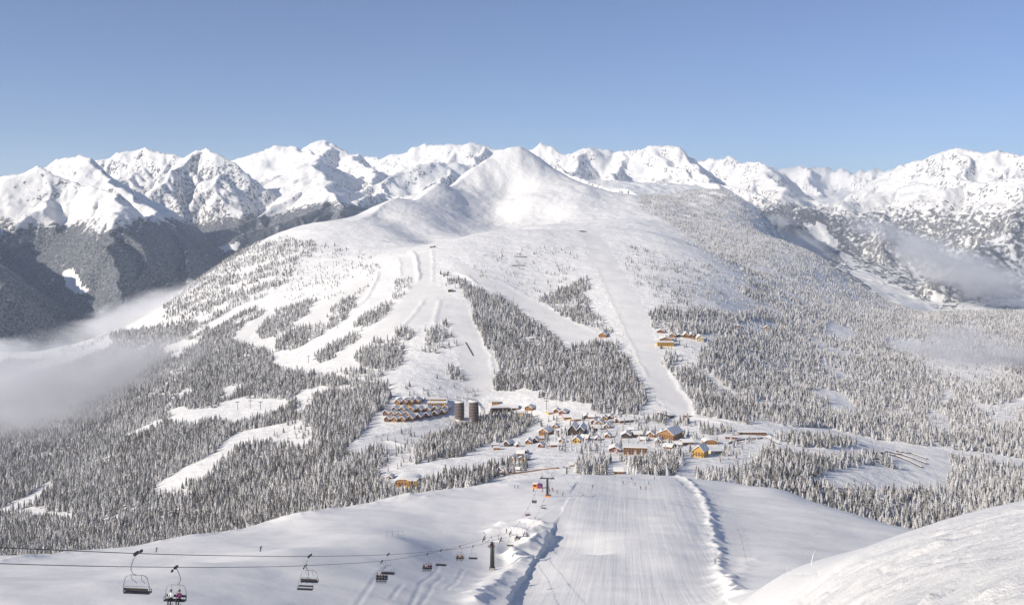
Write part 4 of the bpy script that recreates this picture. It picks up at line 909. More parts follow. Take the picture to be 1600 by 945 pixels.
def house(h):
    u, v, wp, hp, dr, rz, wall, kind, label, cat = h
    p = mid_at(u, v); s = p.y / F; W = wp * s * .92; H = hp * s * 1.05; D = max(3.0, W * dr * (1.75 if kind in 'gshS' else 1.4))
    root = empty(cat.replace(' ', '_'), (p.x, p.y + D * .4, p.z), R(-rz)); tag(root, label, cat)
    if kind in 'gsbhyS': fe = {'g': .56, 's': .58, 'b': .5, 'h': .54, 'y': .5, 'S': .52}[kind]
    else: fe = .86
    ze = H * fe; ev = 'dark_eaves' if wall == DB else 'eaves'
    nw = max(1, min(9, int(W / 3.2))); ns = max(1, min(4, int(H * (fe if kind != 'f' else .9) / 2.9)))
    ww, wh = min(1.7, W / nw * .55), min(1.6, ze / ns * .55)
    if kind in 'gyh':
        ax = 'y'
        if kind == 'h':
            MB().box(-W / 2, W / 2, -D / 2, D / 2, -3, ze).build('wall', wall, root)
            for x0, w2, f in ((-W * .24, W * .44, 1.0), (W * .27, W * .38, .86)):
                g = empty('gable', (x0, 0, 0)); g.parent = root
                MB().prism([(-w2 / 2, ze + .01), (w2 / 2, ze + .01), (0, H * f)], -D / 2 - .5, D / 2).build('gable_wall', wall, g)
                roof_pair(g, w2, D + 1, ze, H * f, 'y', ev)
        else:
            MB().prism([(-W / 2, -3), (W / 2, -3), (W / 2, ze), (0, H), (-W / 2, ze)], -D / 2, D / 2).build('wall', wall, root)
            if kind == 'y':
                hw = W / 2 + .8; zl = ze - .8 * (H - ze) / (W / 2)
                MB().prism([(-hw, zl), (0, H), (hw, zl), (hw, zl + .5), (0, H + .55), (-hw, zl + .5)], -D / 2 - .8, D / 2 + .8).build('roof', YE, root)
            else: roof_pair(root, W, D, ze, H, 'y', ev)
    elif kind == 's':
        MB().prism([(-D / 2, -3), (D / 2, -3), (D / 2, ze), (0, H), (-D / 2, ze)], -W / 2, W / 2, 'x').build('wall', wall, root)
        roof_pair(root, W, D, ze, H, 'x', ev)
    elif kind == 'b':
        n = 8; arc = [(W / 2 * math.cos(math.pi * i / n), ze + (H - ze) * math.sin(math.pi * i / n)) for i in range(n + 1)]
        MB().prism([(-W / 2, -3), (W / 2, -3)] + arc, -D / 2, D / 2).build('wall', wall, root)
        q = [(1.06 * x, ze + 1.05 * (z - ze) + .02) for x, z in arc]; q2 = [(1.09 * x, ze + 1.07 * (z - ze) + .9) for x, z in arc]
        MB().prism(q + q2[::-1], -D / 2 - .8, D / 2 + .6).build('roof_snow', 'roof_snow', root)
    elif kind == 'S':
        MB().prism([(-W / 2, -3), (W / 2, -3), (W / 2, ze), (W * .12, H), (-W / 2, ze * .95)], -D / 2, D / 2).build('wall', wall, root)
        a, b, c = (-W / 2 - 1, ze * .95 - 1 * (H - ze) / (W * .62)), (W * .12, H), (W / 2 + 1, ze - 1 * (H - ze) / (W * .38))
        MB().prism([a, b, c, (c[0], c[1] + .5), (b[0], b[1] + .5), (a[0], a[1] + .5)], -D / 2 - 1, D / 2 + 1).build('roof', ev, root)
        MB().prism([(a[0] + .1, a[1] + .52), (b[0], b[1] + .52), (c[0] - .1, c[1] + .52), (c[0] - .1, c[1] + 1.3), (b[0], b[1] + 1.5), (a[0] + .1, a[1] + 1.3)], -D / 2 - .9, D / 2 + .9).build('roof_snow', 'roof_snow', root)
    else:
        MB().box(-W / 2, W / 2, -D / 2, D / 2, -3, ze).build('wall', wall, root)
        MB().box(-W / 2 - .7, W / 2 + .7, -D / 2 - .8, D / 2 + .7, ze + .003, ze + .38).build('roof', ev, root)
        MB().box(-W / 2 - .6, W / 2 + .6, -D / 2 - .7, D / 2 + .6, ze + .385, max(H, ze + .95)).build('roof_snow', 'roof_snow', root)
        if kind == 'L':
            pass
    for r_ in range(ns):
        for c_ in range(nw):
            z = ze * (r_ + .58) / ns; x = W * ((c_ + .5) / nw - .5)
            window(root, x, -D / 2, z, ww, wh)
    if wp >= 14 and kind in 'ghLSf' and H > 6:
        for r_ in range(1, ns): 
            z = ze * r_ / ns + .1
            b = MB().box(-W * .47, W * .47, -D / 2 - 1.1, -D / 2 + .01, z - .15, z).box(-W * .47, W * .47, -D / 2 - 1.1, -D / 2 - 1.0, z, z + .8).build('balcony', ev, root)
    if wp >= 9 and kind in 'gsS':
        cx = W * .18; zc = H - (H - ze) * .36
        ch = MB().box(cx - .4, cx + .4, D * .1, D * .1 + .8, zc - .6, H + 1.3).build('chimney', 'concrete', root)
    return root
for h in HOUSES: house(h)
# round towers
for (u, v, wp, hp, label) in TOWERS:
    p = mid_at(u, v); s = p.y / F; r0 = wp * s / 2; H = hp * s
    root = empty('hotel_tower', (p.x, p.y + r0, p.z)); tag(root, label, 'tower')
    n = 28
    def rad(f): return r0 * (.93 + .07 * math.sin(math.pi * min(1, f * 1.05)) + .02)
    levels = 12 if hp < 30 else 15
    def ring(z0, z1, q0, q1): 
        return MB().add([(q * math.cos(6.2832 * j / n), q * math.sin(6.2832 * j / n), z) for z, q in ((z0, q0), (z1, q1)) for j in range(n)], [(j, (j + 1) % n, n + (j + 1) % n, n + j) for j in range(n)] + [tuple(range(n - 1, -1, -1)), tuple(range(n, 2 * n))])
    body = MB()
    zs = [-4] + [H * k / levels for k in range(1, levels + 1)]
    V = [(rad(max(z, 0) / H) * .95 * math.cos(6.2832 * j / n), rad(max(z, 0) / H) * .95 * math.sin(6.2832 * j / n), z) for z in zs for j in range(n)]
    Fc = [(k * n + j, k * n + (j + 1) % n, (k + 1) * n + (j + 1) % n, (k + 1) * n + j) for k in range(len(zs) - 1) for j in range(n)] + [tuple(range((len(zs) - 1) * n, len(zs) * n))]
    body.add(V, Fc).build('wall', DB, root)
    for k in range(levels):
        z = H * k / levels + H / levels * .55; q = rad(z / H)
        ring(z, z + .6, q, q).build('balcony', 'tower_rail', root)
    ring(H, H + .6, rad(1) * 1.06, rad(1) * 1.06).build('roof', 'concrete', root)
    sn = MB(); q = rad(1) * 1.04
    V = [(q * f * math.cos(6.2832 * j / n) , q * f * math.sin(6.2832 * j / n), H + .605 + z) for f, z in ((1, 0), (1, .8), (.7, 1.5), (.3, 2.0)) for j in range(n)]
    sn.add(V, [(k * n + j, k * n + (j + 1) % n, (k + 1) * n + (j + 1) % n, (k + 1) * n + j) for k in range(3) for j in range(n)] + [tuple(range(3 * n, 4 * n))]).build('roof_snow', 'roof_snow', root)
    MB().box(-r0 * .5, r0 * .35, -1.2, 2.2, H + 1.2, H + 4.2).build('lift_housing', 'concrete', root)
    wv = MB()
    for k in range(levels):
        z = H * k / levels + H / levels * .12; z1 = H * k / levels + H / levels * .5
        for j in range(20):
            a = 6.2832 * (j + .5) / 20; q = rad(z / H) * .955; da = .09
            wv.add([(q * math.cos(a + s_ * da), q * math.sin(a + s_ * da), zz) for zz in (z, z1) for s_ in (-1, 1)], [(0, 1, 3, 2)])
    wo = wv.build('window', 'glass', root); tag(wo, kind='stuff')
# terraces of the hairpin road, snow fences, village fence
def ribbon(name, pts, ht, wd, mat, label, cat, top_snow=True, foot=2.5):
    P_ = []
    for (u0, v0), (u1, v1) in zip(pts[:-1], pts[1:]):
        for k in range(6): P_.append(mid_at(u0 + (u1 - u0) * k / 6, v0 + (v1 - v0) * k / 6))
    P_.append(mid_at(*pts[-1]))
    c = sum(P_, Vector()) / len(P_); root = empty(name, c); tag(root, label, cat)
    for nm, z0, z1, wd_, mt in (('wall', -foot, ht, wd, mat),) + ((('snow_cap', ht + .004, ht + .55, wd * 1.3, 'roof_snow'),) if top_snow else ()):
        V, Fc = [], []
        for i, p in enumerate(P_):
            tg = (P_[min(i + 1, len(P_) - 1)] - P_[max(i - 1, 0)]); tg.z = 0; tg.normalize(); nrm = Vector((-tg.y, tg.x, 0)) * wd_ / 2
            for q, z in ((p - nrm, z0), (p + nrm, z0), (p + nrm, z1), (p - nrm, z1)): V.append(tuple(q - c + Vector((0, 0, z))))
        for i in range(len(P_) - 1):
            for j in range(4): Fc.append((4 * i + j, 4 * i + (j + 1) % 4, 4 * i + 4 + (j + 1) % 4, 4 * i + 4 + j))
        Fc += [(3, 2, 1, 0), tuple(4 * (len(P_) - 1) + j for j in range(4))]
        MB().add(V, Fc).build(nm, mt, root)
ribbon('retaining_wall', [(1375,708),(1400,713),(1420,721),(1441,731)], 2.2, 1.2, 'dark_wall', 'lowest dark retaining wall of the terraced hairpin road', 'retaining wall')
ribbon('retaining_wall', [(1383,706),(1410,711),(1430,718),(1448,725)], 2.0, 1.2, 'dark_wall', 'middle dark retaining wall of the terraced hairpin road', 'retaining wall')
ribbon('retaining_wall', [(1400,705),(1425,709),(1448,717)], 1.6, 1.2, 'dark_wall', 'topmost retaining wall of the terraced hairpin road', 'retaining wall')
ribbon('retaining_wall', [(1138,693),(1150,689),(1170,686),(1192,685)], 1.8, 1.0, 'dark_wall', 'curved upper retaining wall of the village car park', 'retaining wall')
ribbon('retaining_wall', [(1196,683),(1208,689),(1218,694)], 1.4, 1.0, 'dark_wall', 'short retaining wall along the road bend by the car park', 'retaining wall')
ribbon('snow_fence', [(790,741),(806,740),(822,738),(846,734),(868,732)], 1.3, .5, OR, 'long brown timber fence along the lane above the near slope rim', 'fence', False)
ribbon('snow_fence', [(800,415.5),(821,415.5)], 2.2, .5, DB, 'dark snow fence on the ski mountain, the lower one', 'snow fence', False)
ribbon('snow_fence', [(803,401),(824,402.5)], 2.0, .5, DB, 'dark snow fence on the ski mountain, the upper one', 'snow fence', False)
ribbon('piste_wall', [(727,535),(739,556)], 2.0, .8, 'dark_wall', 'short straight dark barrier on the left piste above the hill', 'barrier', False)
ribbon('terrace_wall', [(711,656.5),(722,660),(731,663)], 2.0, .8, CR, 'pale yellow terrace wall at the foot of the shorter tower', 'terrace wall')
# parked cars
CARC = [(.5, .5, .52), (.05, .05, .06), (.30, .03, .03), (.7, .7, .7), (.08, .12, .25), (.45, .42, .38)]
for i, c in enumerate(CARC): MATS['car%d' % i] = mat_new('car_paint', c, .3)
WHEEL = None
def car(u, v, rz, ci, label):
    global WHEEL
    p = mid_at(u, v); root = empty('parked_car', p, R(rz)); tag(root, label, 'car', 'cars parked around the village')
    MB().prism([(-2.1, .35), (2.1, .35), (2.1, .8), (1.3, .95), (.8, 1.42), (-1.3, 1.42), (-2.0, .95)], -.85, .85).build('body', 'car%d' % ci, root)
    MB().box(-1.2, .75, -.87, .87, .98, 1.32).build('window', 'glass', root)
    MB().box(-1.3, .8, -.8, .8, 1.425, 1.55).build('roof_snow', 'roof_snow', root)
    for x in (-1.3, 1.3):
        for y in (-.8, .8):
            if WHEEL is None:
                WHEEL = MB().add([(.33 * math.cos(.7854 * j), yy, .33 * math.sin(.7854 * j)) for yy in (-.1, .1) for j in range(8)], [(j, (j + 1) % 8, 8 + (j + 1) % 8, 8 + j) for j in range(8)] + [tuple(range(8)), tuple(range(15, 7, -1))]).build('wheel', 'dark_steel', root)
                WHEEL.location = (x, y, .33)
            else: link_mesh('wheel', WHEEL.data, root, (x, y, .33))
names = ['grey', 'black', 'dark red', 'white', 'navy', 'beige']
k = 0
for j in range(11):
    u = 1150 + j * 3.6; v = 694.5 - 8.5 * (1 - ((u - 1190) / 42) ** 2) if u < 1190 else 686.5
    car(u, v, 60 + j * 2, j % 6, f'{names[j % 6]} car, {["first","second","third","fourth","fifth","sixth","seventh","eighth","ninth","tenth","eleventh"][j]} from the left in the curved row at the village car park')
for j, (u, v) in enumerate([(764,733),(768,733),(774,742.5)]): car(u, v, 15, (1, 0, 1)[j], ['black car, left one of two on the small car park above the slope rim', 'grey car, right one of two on the small car park above the slope rim', 'black car by the lane below the small car park'][j])
car(1140.5, 712, 5, 1, 'black car alone on the track right of the cream carport')
car(871, 731.5, 20, 2, 'bright red car by the fence left of the lower lift pylon')

# ------------------------------------------------------------------ people: one continuous skinned body per pose
def skin_body(name, J, E, root_i):
    me = bpy.data.meshes.new(name); me.from_pydata([j[:3] for j in J], E, []); o = bpy.data.objects.new(name, me); C.objects.link(o)
    sk = o.modifiers.new('skin', 'SKIN'); sk.use_smooth_shade = True
    for i, v in enumerate(me.skin_vertices[0].data):
        v.radius = (J[i][3], J[i][4] if len(J[i]) > 4 else J[i][3]); v.use_root = i == root_i
    sb = o.modifiers.new('sub', 'SUBSURF'); sb.levels = 1; sb.render_levels = 1
    dg = bpy.context.evaluated_depsgraph_get(); out = bpy.data.meshes.new_from_object(o.evaluated_get(dg)); out.name = name
    bpy.data.objects.remove(o); bpy.data.meshes.remove(me)
    return out
def standing(lean, bend):
    J = [(0, 0, .92, .15, .12), (0, -.06 - lean * .5, 1.18, .15, .11), (0, -.10 - lean, 1.42, .17, .11), (0, -.12 - lean * 1.1, 1.53, .06), (0, -.16 - lean * 1.15, 1.63, .10), (0, -.17 - lean * 1.15, 1.74, .09)]
    E = [(0, 1), (1, 2), (2, 3), (3, 4), (4, 5)]
    for s in (-1, 1):
        b = len(J)
        J += [(s * .20, -.10 - lean, 1.44, .07), (s * .30, -.12 - lean, 1.20, .055), (s * .34, -.36 - lean, 1.08, .045), (s * .35, -.44 - lean, 1.07, .05), (s * .36, -.50 - lean, 1.05, .035)]
        E += [(2, b), (b, b + 1), (b + 1, b + 2), (b + 2, b + 3), (b + 3, b + 4)]
        b = len(J)
        J += [(s * .11, -.01, .86, .10), (s * .13, -bend, .50, .075), (s * .13, .03, .16, .065), (s * .13, .0, .07, .06), (s * .13, -.16, .05, .05)]
        E += [(0, b), (b, b + 1), (b + 1, b + 2), (b + 2, b + 3), (b + 3, b + 4)]
    return J, E
def seated(turn=.0):
    J = [(0, 0, .14, .16, .14), (0, .04, .40, .15, .12), (0, .02, .62, .17, .12), (turn * .3, -.01, .74, .06), (turn, -.03, .84, .10), (turn, -.03, .95, .09)]
    E = [(0, 1), (1, 2), (2, 3), (3, 4), (4, 5)]
    for s in (-1, 1):
        b = len(J)
        J += [(s * .20, .0, .63, .07), (s * .26, -.08, .40, .055), (s * .18, -.32, .34, .045), (s * .16, -.40, .35, .05), (s * .15, -.46, .36, .035)]
        E += [(2, b), (b, b + 1), (b + 1, b + 2), (b + 2, b + 3), (b + 3, b + 4)]
        b = len(J)
        J += [(s * .11, -.04, .13, .105), (s * .13, -.44, .12, .085), (s * .13, -.50, -.22, .07), (s * .13, -.52, -.34, .065), (s * .13, -.68, -.37, .055)]
        E += [(0, b), (b, b + 1), (b + 1, b + 2), (b + 2, b + 3), (b + 3, b + 4)]
    return J, E
BODY = {'stand': skin_body('body', *standing(0, .05), 0), 'ski': skin_body('body', *standing(.14, .20), 0), 'sit': skin_body('body', *seated(0), 0), 'sit2': skin_body('body', *seated(.04), 0)}
HEADC = {'stand': (0, -.17, 1.70), 'ski': (0, -.33, 1.70), 'sit': (0, -.03, .90), 'sit2': (.04, -.03, .90)}
HIP = {'stand': .88, 'ski': .88, 'sit': .24, 'sit2': .24}
JK = {'black': (.025, .025, .03), 'grey': (.30, .31, .33), 'white': (.72, .72, .72), 'red': (.42, .03, .03), 'blue': (.04, .09, .28), 'ochre': (.45, .26, .06), 'purple': (.20, .05, .14), 'green': (.06, .16, .07), 'brown': (.12, .07, .05), 'navy': (.03, .04, .09)}
for k, c in JK.items(): MATS['cloth_' + k] = mat_new('cloth_' + k, c, .8)
MATS['skin'] = mat_new('skin', (.55, .34, .25), .6); MATS['ski'] = mat_new('ski', (.12, .12, .14), .4); MATS['goggles'] = mat_new('goggles', (.03, .03, .04), .1)
_cache = {}
def dressed(pose, jacket, trousers):
    key = (pose, jacket, trousers)
    if key not in _cache:
        me = BODY[pose].copy(); me.materials.clear()
        for mt in ('cloth_' + jacket, 'cloth_' + trousers, 'skin', 'cloth_black'): me.materials.append(MATS[mt])
        hc = Vector(HEADC[pose]); n = HIP[pose]
        for p in me.polygons:
            c = p.center
            if (c - hc).length < .17 and c.z > hc.z - .16: p.material_index = 2
            elif c.z > n or (c.z > n - .06 and abs(c.x) > .24): p.material_index = 0
            else: p.material_index = 1
            if pose in ('stand', 'ski') and (c.z < .14 or (c.y < HEADC[pose][1] - .26 and c.z > 1.0)): p.material_index = 3
            if pose in ('sit', 'sit2') and (c.z < -.27 or (c.y < -.37 and .3 < c.z < .45)): p.material_index = 3
        _cache[key] = me
    return _cache[key]
def ball(c, r, mat, name, parent, sq=(1, 1, 1), cut=None):
    bm = bmesh.new(); bmesh.ops.create_uvsphere(bm, u_segments=10, v_segments=7, radius=r)
    if cut is not None: bmesh.ops.delete(bm, geom=[v for v in bm.verts if v.co.z < cut], context='VERTS')
    for v in bm.verts: v.co = Vector((v.co.x * sq[0], v.co.y * sq[1], v.co.z * sq[2])) + Vector(c)
    me = bpy.data.meshes.new(name); bm.to_mesh(me); bm.free(); me.materials.append(MATS[mat]); return link_mesh(name, me, parent)
def person(loc, rz, pose, jacket, trousers, helmet, label, group, skis=True, parent=None):
    root = empty('person', loc, rz); tag(root, label, 'person', group)
    link_mesh('body', dressed(pose, jacket, trousers), root)
    h = HEADC[pose]
    ball((h[0], h[1] + .012, h[2] + .035), .128, 'cloth_' + helmet, 'helmet', root, (1, 1.08, 1), -.02)
    MB().box(h[0] - .085, h[0] + .085, h[1] - .128, h[1] - .06, h[2] - .01, h[2] + .055).build('goggles', 'goggles', root)
    MB().add([(h[0] - .018, h[1] - .10, h[2] - .055), (h[0] + .018, h[1] - .10, h[2] - .055), (h[0], h[1] - .135, h[2] - .05), (h[0], h[1] - .10, h[2] - .005)], [(0, 1, 2), (0, 2, 3), (1, 3, 2)]).build('nose', 'skin', root)
    if skis:
        st = pose in ('stand', 'ski')
        for s in (-1, 1):
            z, y0, y1 = (.0, .75, -.95) if st else (-.46, .15, -1.35)
            MB().prism([(y0, z), (y1 + .18, z), (y1, z + .10), (y1 + .02, z + .12), (y1 + .2, z + .025), (y0, z + .025)], s * .13 - .045, s * .13 + .045, 'x').build('ski', 'ski', root)
            if st:
                q = BODY  # pole from the glove to the snow
                MB().tube([(s * .36, HEADC[pose][1] - .34, 1.12), (s * .46, -.15, .02)], .012, 5).build('ski_pole', 'dark_steel', root)
    return root
# ------------------------------------------------------------------ the chairlift
CA, CB, CK = -41.0, -46.5, .1147
def line_x(off, d): return off + CK * d
A_PTS = [(-240, 846, None), (0, 855, None), (213, 864, None), (350, 867.5, None), (483, 868.5, None), (606, 866, None), (689, 859.5, None), (739, 853, None)]
B_PTS = [(-240, 872, None), (0, 880, None), (150, 884, None), (275, 885.5, None), (370, 885.5, None), (478, 883, None), (597, 876, None), (668, 864.5, None), (719, 852.5, None)]
def d_on(u, off): return off / ((u - U0) / F - CK)
P1D, P15D, P2D, P3D = 326.0, 398.0, 500.0, 690.0
def pylon_top(d, off, u_ref, v): return Vector((line_x(off, d), d, (V0 - v) / F * d))
TOPS = {P1D: 841.0, P15D: 834.5}
g2 = near_at(855, 776); P2D = g2.y
CENTER = lambda d: (line_x(CA, d) + line_x(CB, d)) / 2
def cable_pts(off, pts):
    out = []
    for u, v, _ in pts:
        d = d_on(u, off); out.append(Vector((line_x(off, d), d, (V0 - v) / F * d)))
    out.append(Vector((line_x(off, P1D), P1D, (V0 - 841) / F * P1D)))
    out.append(Vector((line_x(off, P15D), P15D, (V0 - 832) / F * P15D)))
    a = out[-1]; b = Vector((g2.x + (off - (CA + CB) / 2) * 1.0, P2D, (V0 - 744.5) / F * P2D))
    for k in range(1, 9):
        f = k / 8; q = a.lerp(b, f); q.z -= 3.2 * 4 * f * (1 - f); out.append(q)
    c = Vector((b.x + 24, P3D + 10, (V0 - 722) / F * (P3D + 10)))
    for k in range(1, 6):
        f = k / 5; q = b.lerp(c, f); q.z -= 3 * 4 * f * (1 - f); out.append(q)
    return out
CABLES = {}
for off, pts, lab in ((CA, A_PTS, 'upper haul rope of the chairlift carrying the empty chairs'), (CB, B_PTS, 'lower haul rope of the chairlift carrying the skiers up')):
    P_ = cable_pts(off, pts); CABLES[off] = P_
    # smooth through the points
    Q = []
    for i in range(len(P_) - 1):
        p0, p1, p2, p3 = P_[max(i - 1, 0)], P_[i], P_[i + 1], P_[min(i + 2, len(P_) - 1)]
        for k in range(5):
            t_ = k / 5; Q.append(.5 * ((2 * p1) + (p2 - p0) * t_ + (2 * p0 - 5 * p1 + 4 * p2 - p3) * t_ * t_ + (3 * p1 - p0 - 3 * p2 + p3) * t_ ** 3))
    Q.append(P_[-1])
    c = MB().tube(Q, .035, 6).build('haul_rope', 'dark_steel', None, True); tag(c, lab, 'cable'); CABLES[off] = Q
def rope_at(off, d):
    Q = CABLES[off]
    for a, b in zip(Q[:-1], Q[1:]):
        if (a.y - d) * (b.y - d) <= 0 and a.y != b.y: return a.lerp(b, (d - a.y) / (b.y - a.y))
    return Q[-1].copy()
LIFT_DIR = math.atan2(-CK, 1)
# one chair: grip on the rope, curved hanger arm, bail frame, seat, backrest, safety bar with foot rests
def make_chair():
    root = empty('lift_chair', (0, 0, 0))
    MB().box(-.10, .10, -.35, .35, -.12, .10).build('grip', 'dark_steel', root)
    MB().box(-.06, .06, -1.05, -.70, -.20, .02).box(-.02, .02, -.72, -.33, -.04, .0).build('grip_lever', 'dark_steel', root)
    MB().tube([(0, 0, -.1), (.22, .02, -.45), (.42, .03, -.95), (.46, .03, -1.35), (.34, .02, -1.65), (.12, 0, -1.78), (0, 0, -1.80)], .042, 6).build('hanger_arm', 'steel', root, True)
    fr = MB().tube([(-1.10, -.05, -3.30), (-1.14, -.02, -3.0), (-1.10, 0, -2.55), (-.96, 0, -2.05), (-.78, 0, -1.86), (-.5, 0, -1.80), (.5, 0, -1.80), (.78, 0, -1.86), (.96, 0, -2.05), (1.10, 0, -2.55), (1.14, -.02, -3.0), (1.10, -.05, -3.30)], .032, 6).build('bail_frame', 'steel', root, True)
    MB().box(-1.12, 1.12, -.50, .06, -3.36, -3.26).build('seat', 'dark_steel', root)
    MB().box(-1.06, 1.06, .08, .13, -3.08, -2.86).build('backrest', 'chair_back', root)
    MB().tube([(-1.02, .02, -2.75), (-.98, -.55, -2.95), (.98, -.55, -2.95), (1.02, .02, -2.75)], .02, 5).build('safety_bar', 'steel', root)
    for s in (-.45, .45):
        MB().tube([(s, 0, -1.82), (s * .95, -.06, -2.2), (s * .8 - .1, -.32, -2.45), (s * .8 - .2, -.42, -2.62)], .018, 5).build('bar_strut', 'dark_steel', root)
    for s in (-1, 1):
        MB().tube([(s * 1.10, -.48, -3.28), (s * 1.16, -.36, -3.02), (s * 1.14, -.06, -2.98), (s * 1.10, .08, -3.20)], .028, 5).build('armrest', 'dark_steel', root)
    return root
MATS['chair_back'] = mat_new('chair_back', (.05, .04, .04), .6)
proto = make_chair()
def copy_tree(o, parent=None):
    c = o.copy(); C.objects.link(c); c.parent = parent
    for ch in list(o.children): copy_tree(ch, c)
    return c
first = True
def chair(off, d, up, label):
    global first
    r = proto if first else copy_tree(proto); first = False
    p = rope_at(off, d); r.location = p; r.rotation_euler = (R(0), 0, LIFT_DIR * -1 * 0 + (0 if up else math.pi) - math.atan(CK))
    tag(r, label, 'chairlift chair', 'chairs of the chairlift')
    return r
def riders(ch, people):
    n = len(people)
    for k, (x, j, t_, hm, pose, lab) in enumerate(people):
        M = Matrix.Translation(ch.location) @ Matrix.Rotation(ch.rotation_euler.z, 4, 'Z')
        person(M @ Vector((x, -.18, -3.26)), ch.rotation_euler.z, pose, j, t_, hm, lab, 'skiers riding the chairlift')
# empty chairs running down, with their backs to the viewer
for d, lab in ((d_on(213, CA), 'largest empty chair hanging at the left of the upper rope'), (d_on(483, CA), 'empty chair on the upper rope above a second empty chair'), (d_on(606, CA), 'empty chair hanging right behind the chair crowded with dark riders'),
               (d_on(689, CA), 'empty chair beside the row of four dark riders, left of the pylon'), (d_on(739, CA), 'empty chair just left of the big dark pylon'), (352, 'empty chair between the big pylon and the slim one'), (432, 'empty chair over the snow mounds past the slim pylon'), (462, 'empty chair halfway to the far tall pylon, left of its partner'), (482, 'empty chair farthest down, nearest the tall far pylon')):
    chair(CA, d, False, lab)
c1 = chair(CB, d_on(275, CB), True, 'chair with a white-jacketed rider and a dark companion on the lower rope')
riders(c1, [(-.42, 'white', 'black', 'brown', 'sit', 'person in a white jacket and dark cap sitting on the nearest occupied chair'), (.45, 'purple', 'black', 'brown', 'sit2', 'person in a dark purple jacket beside the white-jacketed rider')])
chair(CB, d_on(477.5, CB), True, 'empty dark-backed chair on the lower rope below another empty chair')
c2 = chair(CB, d_on(597, CB), True, 'chair crowded with four riders in black hanging below the middle of the ropes')
riders(c2, [(-.80, 'black', 'black', 'black', 'sit', 'rider in black at the left end of the crowded middle chair'), (-.27, 'brown', 'black', 'black', 'sit2', 'rider in a brown jacket, second from the left on the crowded middle chair'), (.27, 'navy', 'black', 'black', 'sit', 'rider in dark navy, third from the left on the crowded middle chair'), (.80, 'black', 'navy', 'brown', 'sit2', 'rider in black at the right end of the crowded middle chair')])
c3 = chair(CB, d_on(668, CB), True, 'chair with four dark riders left of the big pylon')
riders(c3, [(-.80, 'brown', 'black', 'brown', 'sit', 'rider in brown at the left end of the four-rider chair near the pylon'), (-.27, 'grey', 'black', 'black', 'sit', 'rider in grey, second from the left on the four-rider chair near the pylon'), (.27, 'purple', 'black', 'brown', 'sit2', 'rider in purple, third from the left on the four-rider chair near the pylon'), (.80, 'black', 'black', 'black', 'sit', 'rider in black at the right end of the four-rider chair near the pylon')])
c4 = chair(CB, d_on(719, CB), True, 'chair with riders in ochre and brown just before the big pylon')
riders(c4, [(-.7, 'brown', 'black', 'red', 'sit', 'rider in brown with a red helmet just before the big pylon'), (0, 'ochre', 'black', 'black', 'sit2', 'rider in an ochre jacket just before the big pylon'), (.6, 'brown', 'brown', 'black', 'sit', 'rider in brown right of the ochre jacket before the big pylon')])
c5 = chair(CB, 345, True, 'chair with two riders passing behind the arm of the big pylon')
riders(c5, [(-.3, 'red', 'navy', 'black', 'sit', 'rider in a red jacket passing the arm of the big pylon'), (.5, 'navy', 'black', 'black', 'sit2', 'rider in dark blue passing the arm of the big pylon')])
c6 = chair(CB, 425, True, 'chair with three dark riders above the snow mounds')
riders(c6, [(-.6, 'black', 'black', 'black', 'sit', 'left of three dark riders above the snow mounds'), (0, 'green', 'black', 'black', 'sit2', 'rider in dark green between two black ones above the snow mounds'), (.7, 'black', 'black', 'navy', 'sit', 'right of three dark riders above the snow mounds')])
c7 = chair(CB, 450, True, 'chair with four riders in red and navy, second last before the far pylon')
riders(c7, [(-.8, 'purple', 'navy', 'navy', 'sit', 'rider in purple on the red and navy chair'), (-.27, 'red', 'navy', 'black', 'sit2', 'rider in red on the red and navy chair'), (.27, 'navy', 'black', 'red', 'sit', 'rider in navy with red helmet on the red and navy chair'), (.8, 'purple', 'purple', 'black', 'sit', 'rider in wine-coloured suit on the red and navy chair')])
c8 = chair(CB, 472, True, 'chair with four navy riders, last before the tall far pylon')
riders(c8, [(-.8, 'navy', 'navy', 'black', 'sit', 'left end rider in navy on the last chair before the far pylon'), (-.27, 'black', 'black', 'black', 'sit2', 'rider in black, second from the left on the last chair before the far pylon'), (.27, 'blue', 'navy', 'black', 'sit', 'rider in blue, third from the left on the last chair before the far pylon'), (.8, 'navy', 'black', 'navy', 'sit', 'right end rider in navy on the last chair before the far pylon')])
